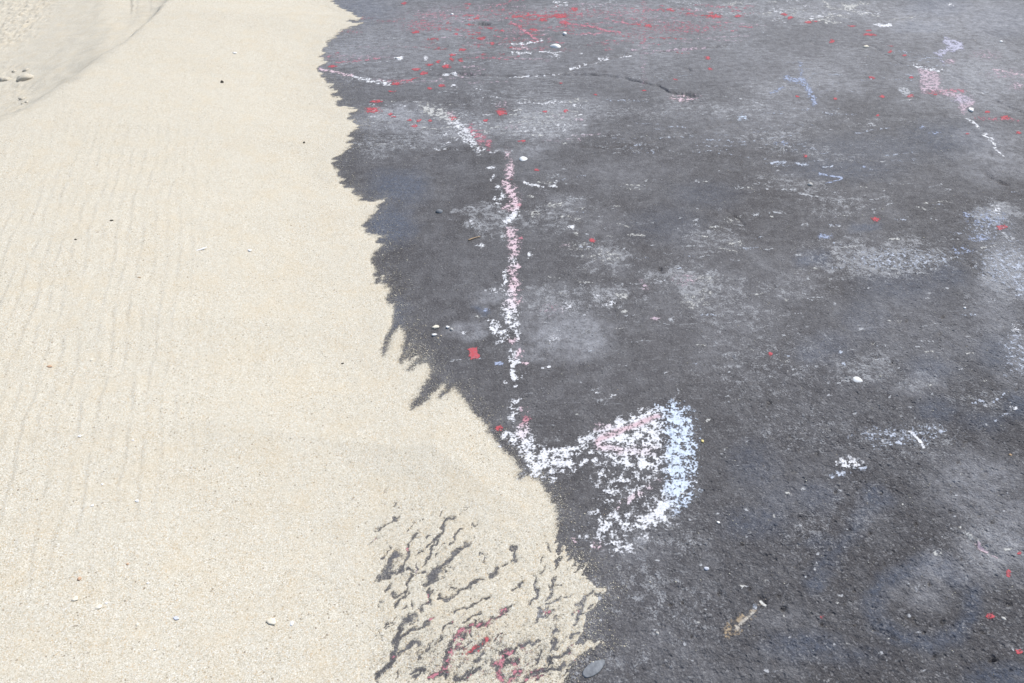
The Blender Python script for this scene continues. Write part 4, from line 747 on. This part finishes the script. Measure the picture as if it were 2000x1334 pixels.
# bent stalk on the slab
def stalk(px0, px1, r, name, label, mat):
    a = np.array(hit(*px0)); b = np.array(hit(*px1)); a[2] += r * 1.2; b[2] += r * 1.2; vs, fs = [], []; n, k = 9, 6
    d = b - a; side = np.array([-d[1], d[0], 0]); side /= np.linalg.norm(side)
    for i in range(n):
        t = i / (n - 1); c = a + d * t + side * .10 * np.linalg.norm(d) * math.sin(t * 3.1) * .4; rr = r * (1.1 - .6 * t)
        for j in range(k): an = 2 * math.pi * j / k; vs.append(tuple(c - a + side * math.cos(an) * rr + np.array([0, 0, math.sin(an) * rr])))
    for i in range(n - 1):
        for j in range(k): fs.append((i * k + j, i * k + (j + 1) % k, (i + 1) * k + (j + 1) % k, (i + 1) * k + j))
    fs.append(tuple(range(k))[::-1]); fs.append(tuple((n - 1) * k + j for j in range(k)))
    o = mesh_obj(name, vs, fs, mat); o.location = tuple(a); o['label'] = label; o['category'] = 'straw'; return o
stalk((915,470), (938,463), .0022, 'straw', 'thin brown straw lying left of the painted line', M_STRAW)

# ------------------------------------------------------------------ blown grains (uncountable)
n = 16000
gu = np.concatenate([rng.uniform(600, 2000, n // 2), rng.normal(0, 1, n // 2)]); pts = []
ew = [p for p in EDGE]
for i in range(n // 2):
    y = rng.uniform(0.75, 4.8) ** 1; x = rng.uniform(-1.2, 3.0); pts.append((x, y))
for i in range(n // 2):
    p = ew[rng.integers(len(ew))]; x, y = G(p[0] + abs(rng.normal(0, 26)) - 4, p[1] + rng.normal(0, 10)); pts.append((x, y))
pts = np.array(pts); hs = HP(pts[:, 0], pts[:, 1]); hz = np.where(pts[:, 0] < .25, HS(pts[:, 0], pts[:, 1]), -1)
u_, v_ = UV(pts[:, 0], pts[:, 1]); ok = (hz < hs + .0005) & (u_ > 560) & (u_ < 2060) & (v_ > -20) & (v_ < 1380)
pts, hs = pts[ok], hs[ok]; N = len(pts)
oct_ = np.array([(1,0,0),(0,1,0),(-1,0,0),(0,-1,0),(0,0,1),(0,0,-1)], float)
of = np.array([(0,1,4),(1,2,4),(2,3,4),(3,0,4),(1,0,5),(2,1,5),(3,2,5),(0,3,5)])
rad = rng.lognormal(-6.85, .38, N)[:, None, None]; ang = rng.uniform(0, 6.28, N)
ct, st = np.cos(ang)[:, None], np.sin(ang)[:, None]
vo = np.stack([oct_[None, :, 0] * ct - oct_[None, :, 1] * st, oct_[None, :, 0] * st + oct_[None, :, 1] * ct, np.broadcast_to(oct_[:, 2] * .8, (N, 6))], -1) * rad * rng.uniform(.7, 1.3, (N, 1, 3))
vo += np.concatenate([pts, (hs + .0006)[:, None]], 1)[:, None, :]
fo = (of[None] + 6 * np.arange(N)[:, None, None]).reshape(-1, 3)
g = mesh_obj('scattered_grains', [], [], M_CLOD); me = bpy.data.meshes.new('scattered_grains')
me.vertices.add(N * 6); me.vertices.foreach_set('co', vo.astype(np.float32).ravel()); me.loops.add(len(fo) * 3); me.loops.foreach_set('vertex_index', fo.astype(np.int32).ravel())
me.polygons.add(len(fo)); me.polygons.foreach_set('loop_start', np.arange(0, len(fo) * 3, 3, dtype=np.int32)); me.update(calc_edges=True); me.materials.append(M_CLOD); g.data = me
g['kind'] = 'stuff'; g['label'] = 'loose pale sand grains blown across the pavement'; g['category'] = 'sand grains'
print('TRIS', sum(sum(len(p.vertices) - 2 for p in o.data.polygons) if len(o.data.polygons) < 5e4 else len(o.data.polygons) * 2 for o in col.objects if o.type == 'MESH'))
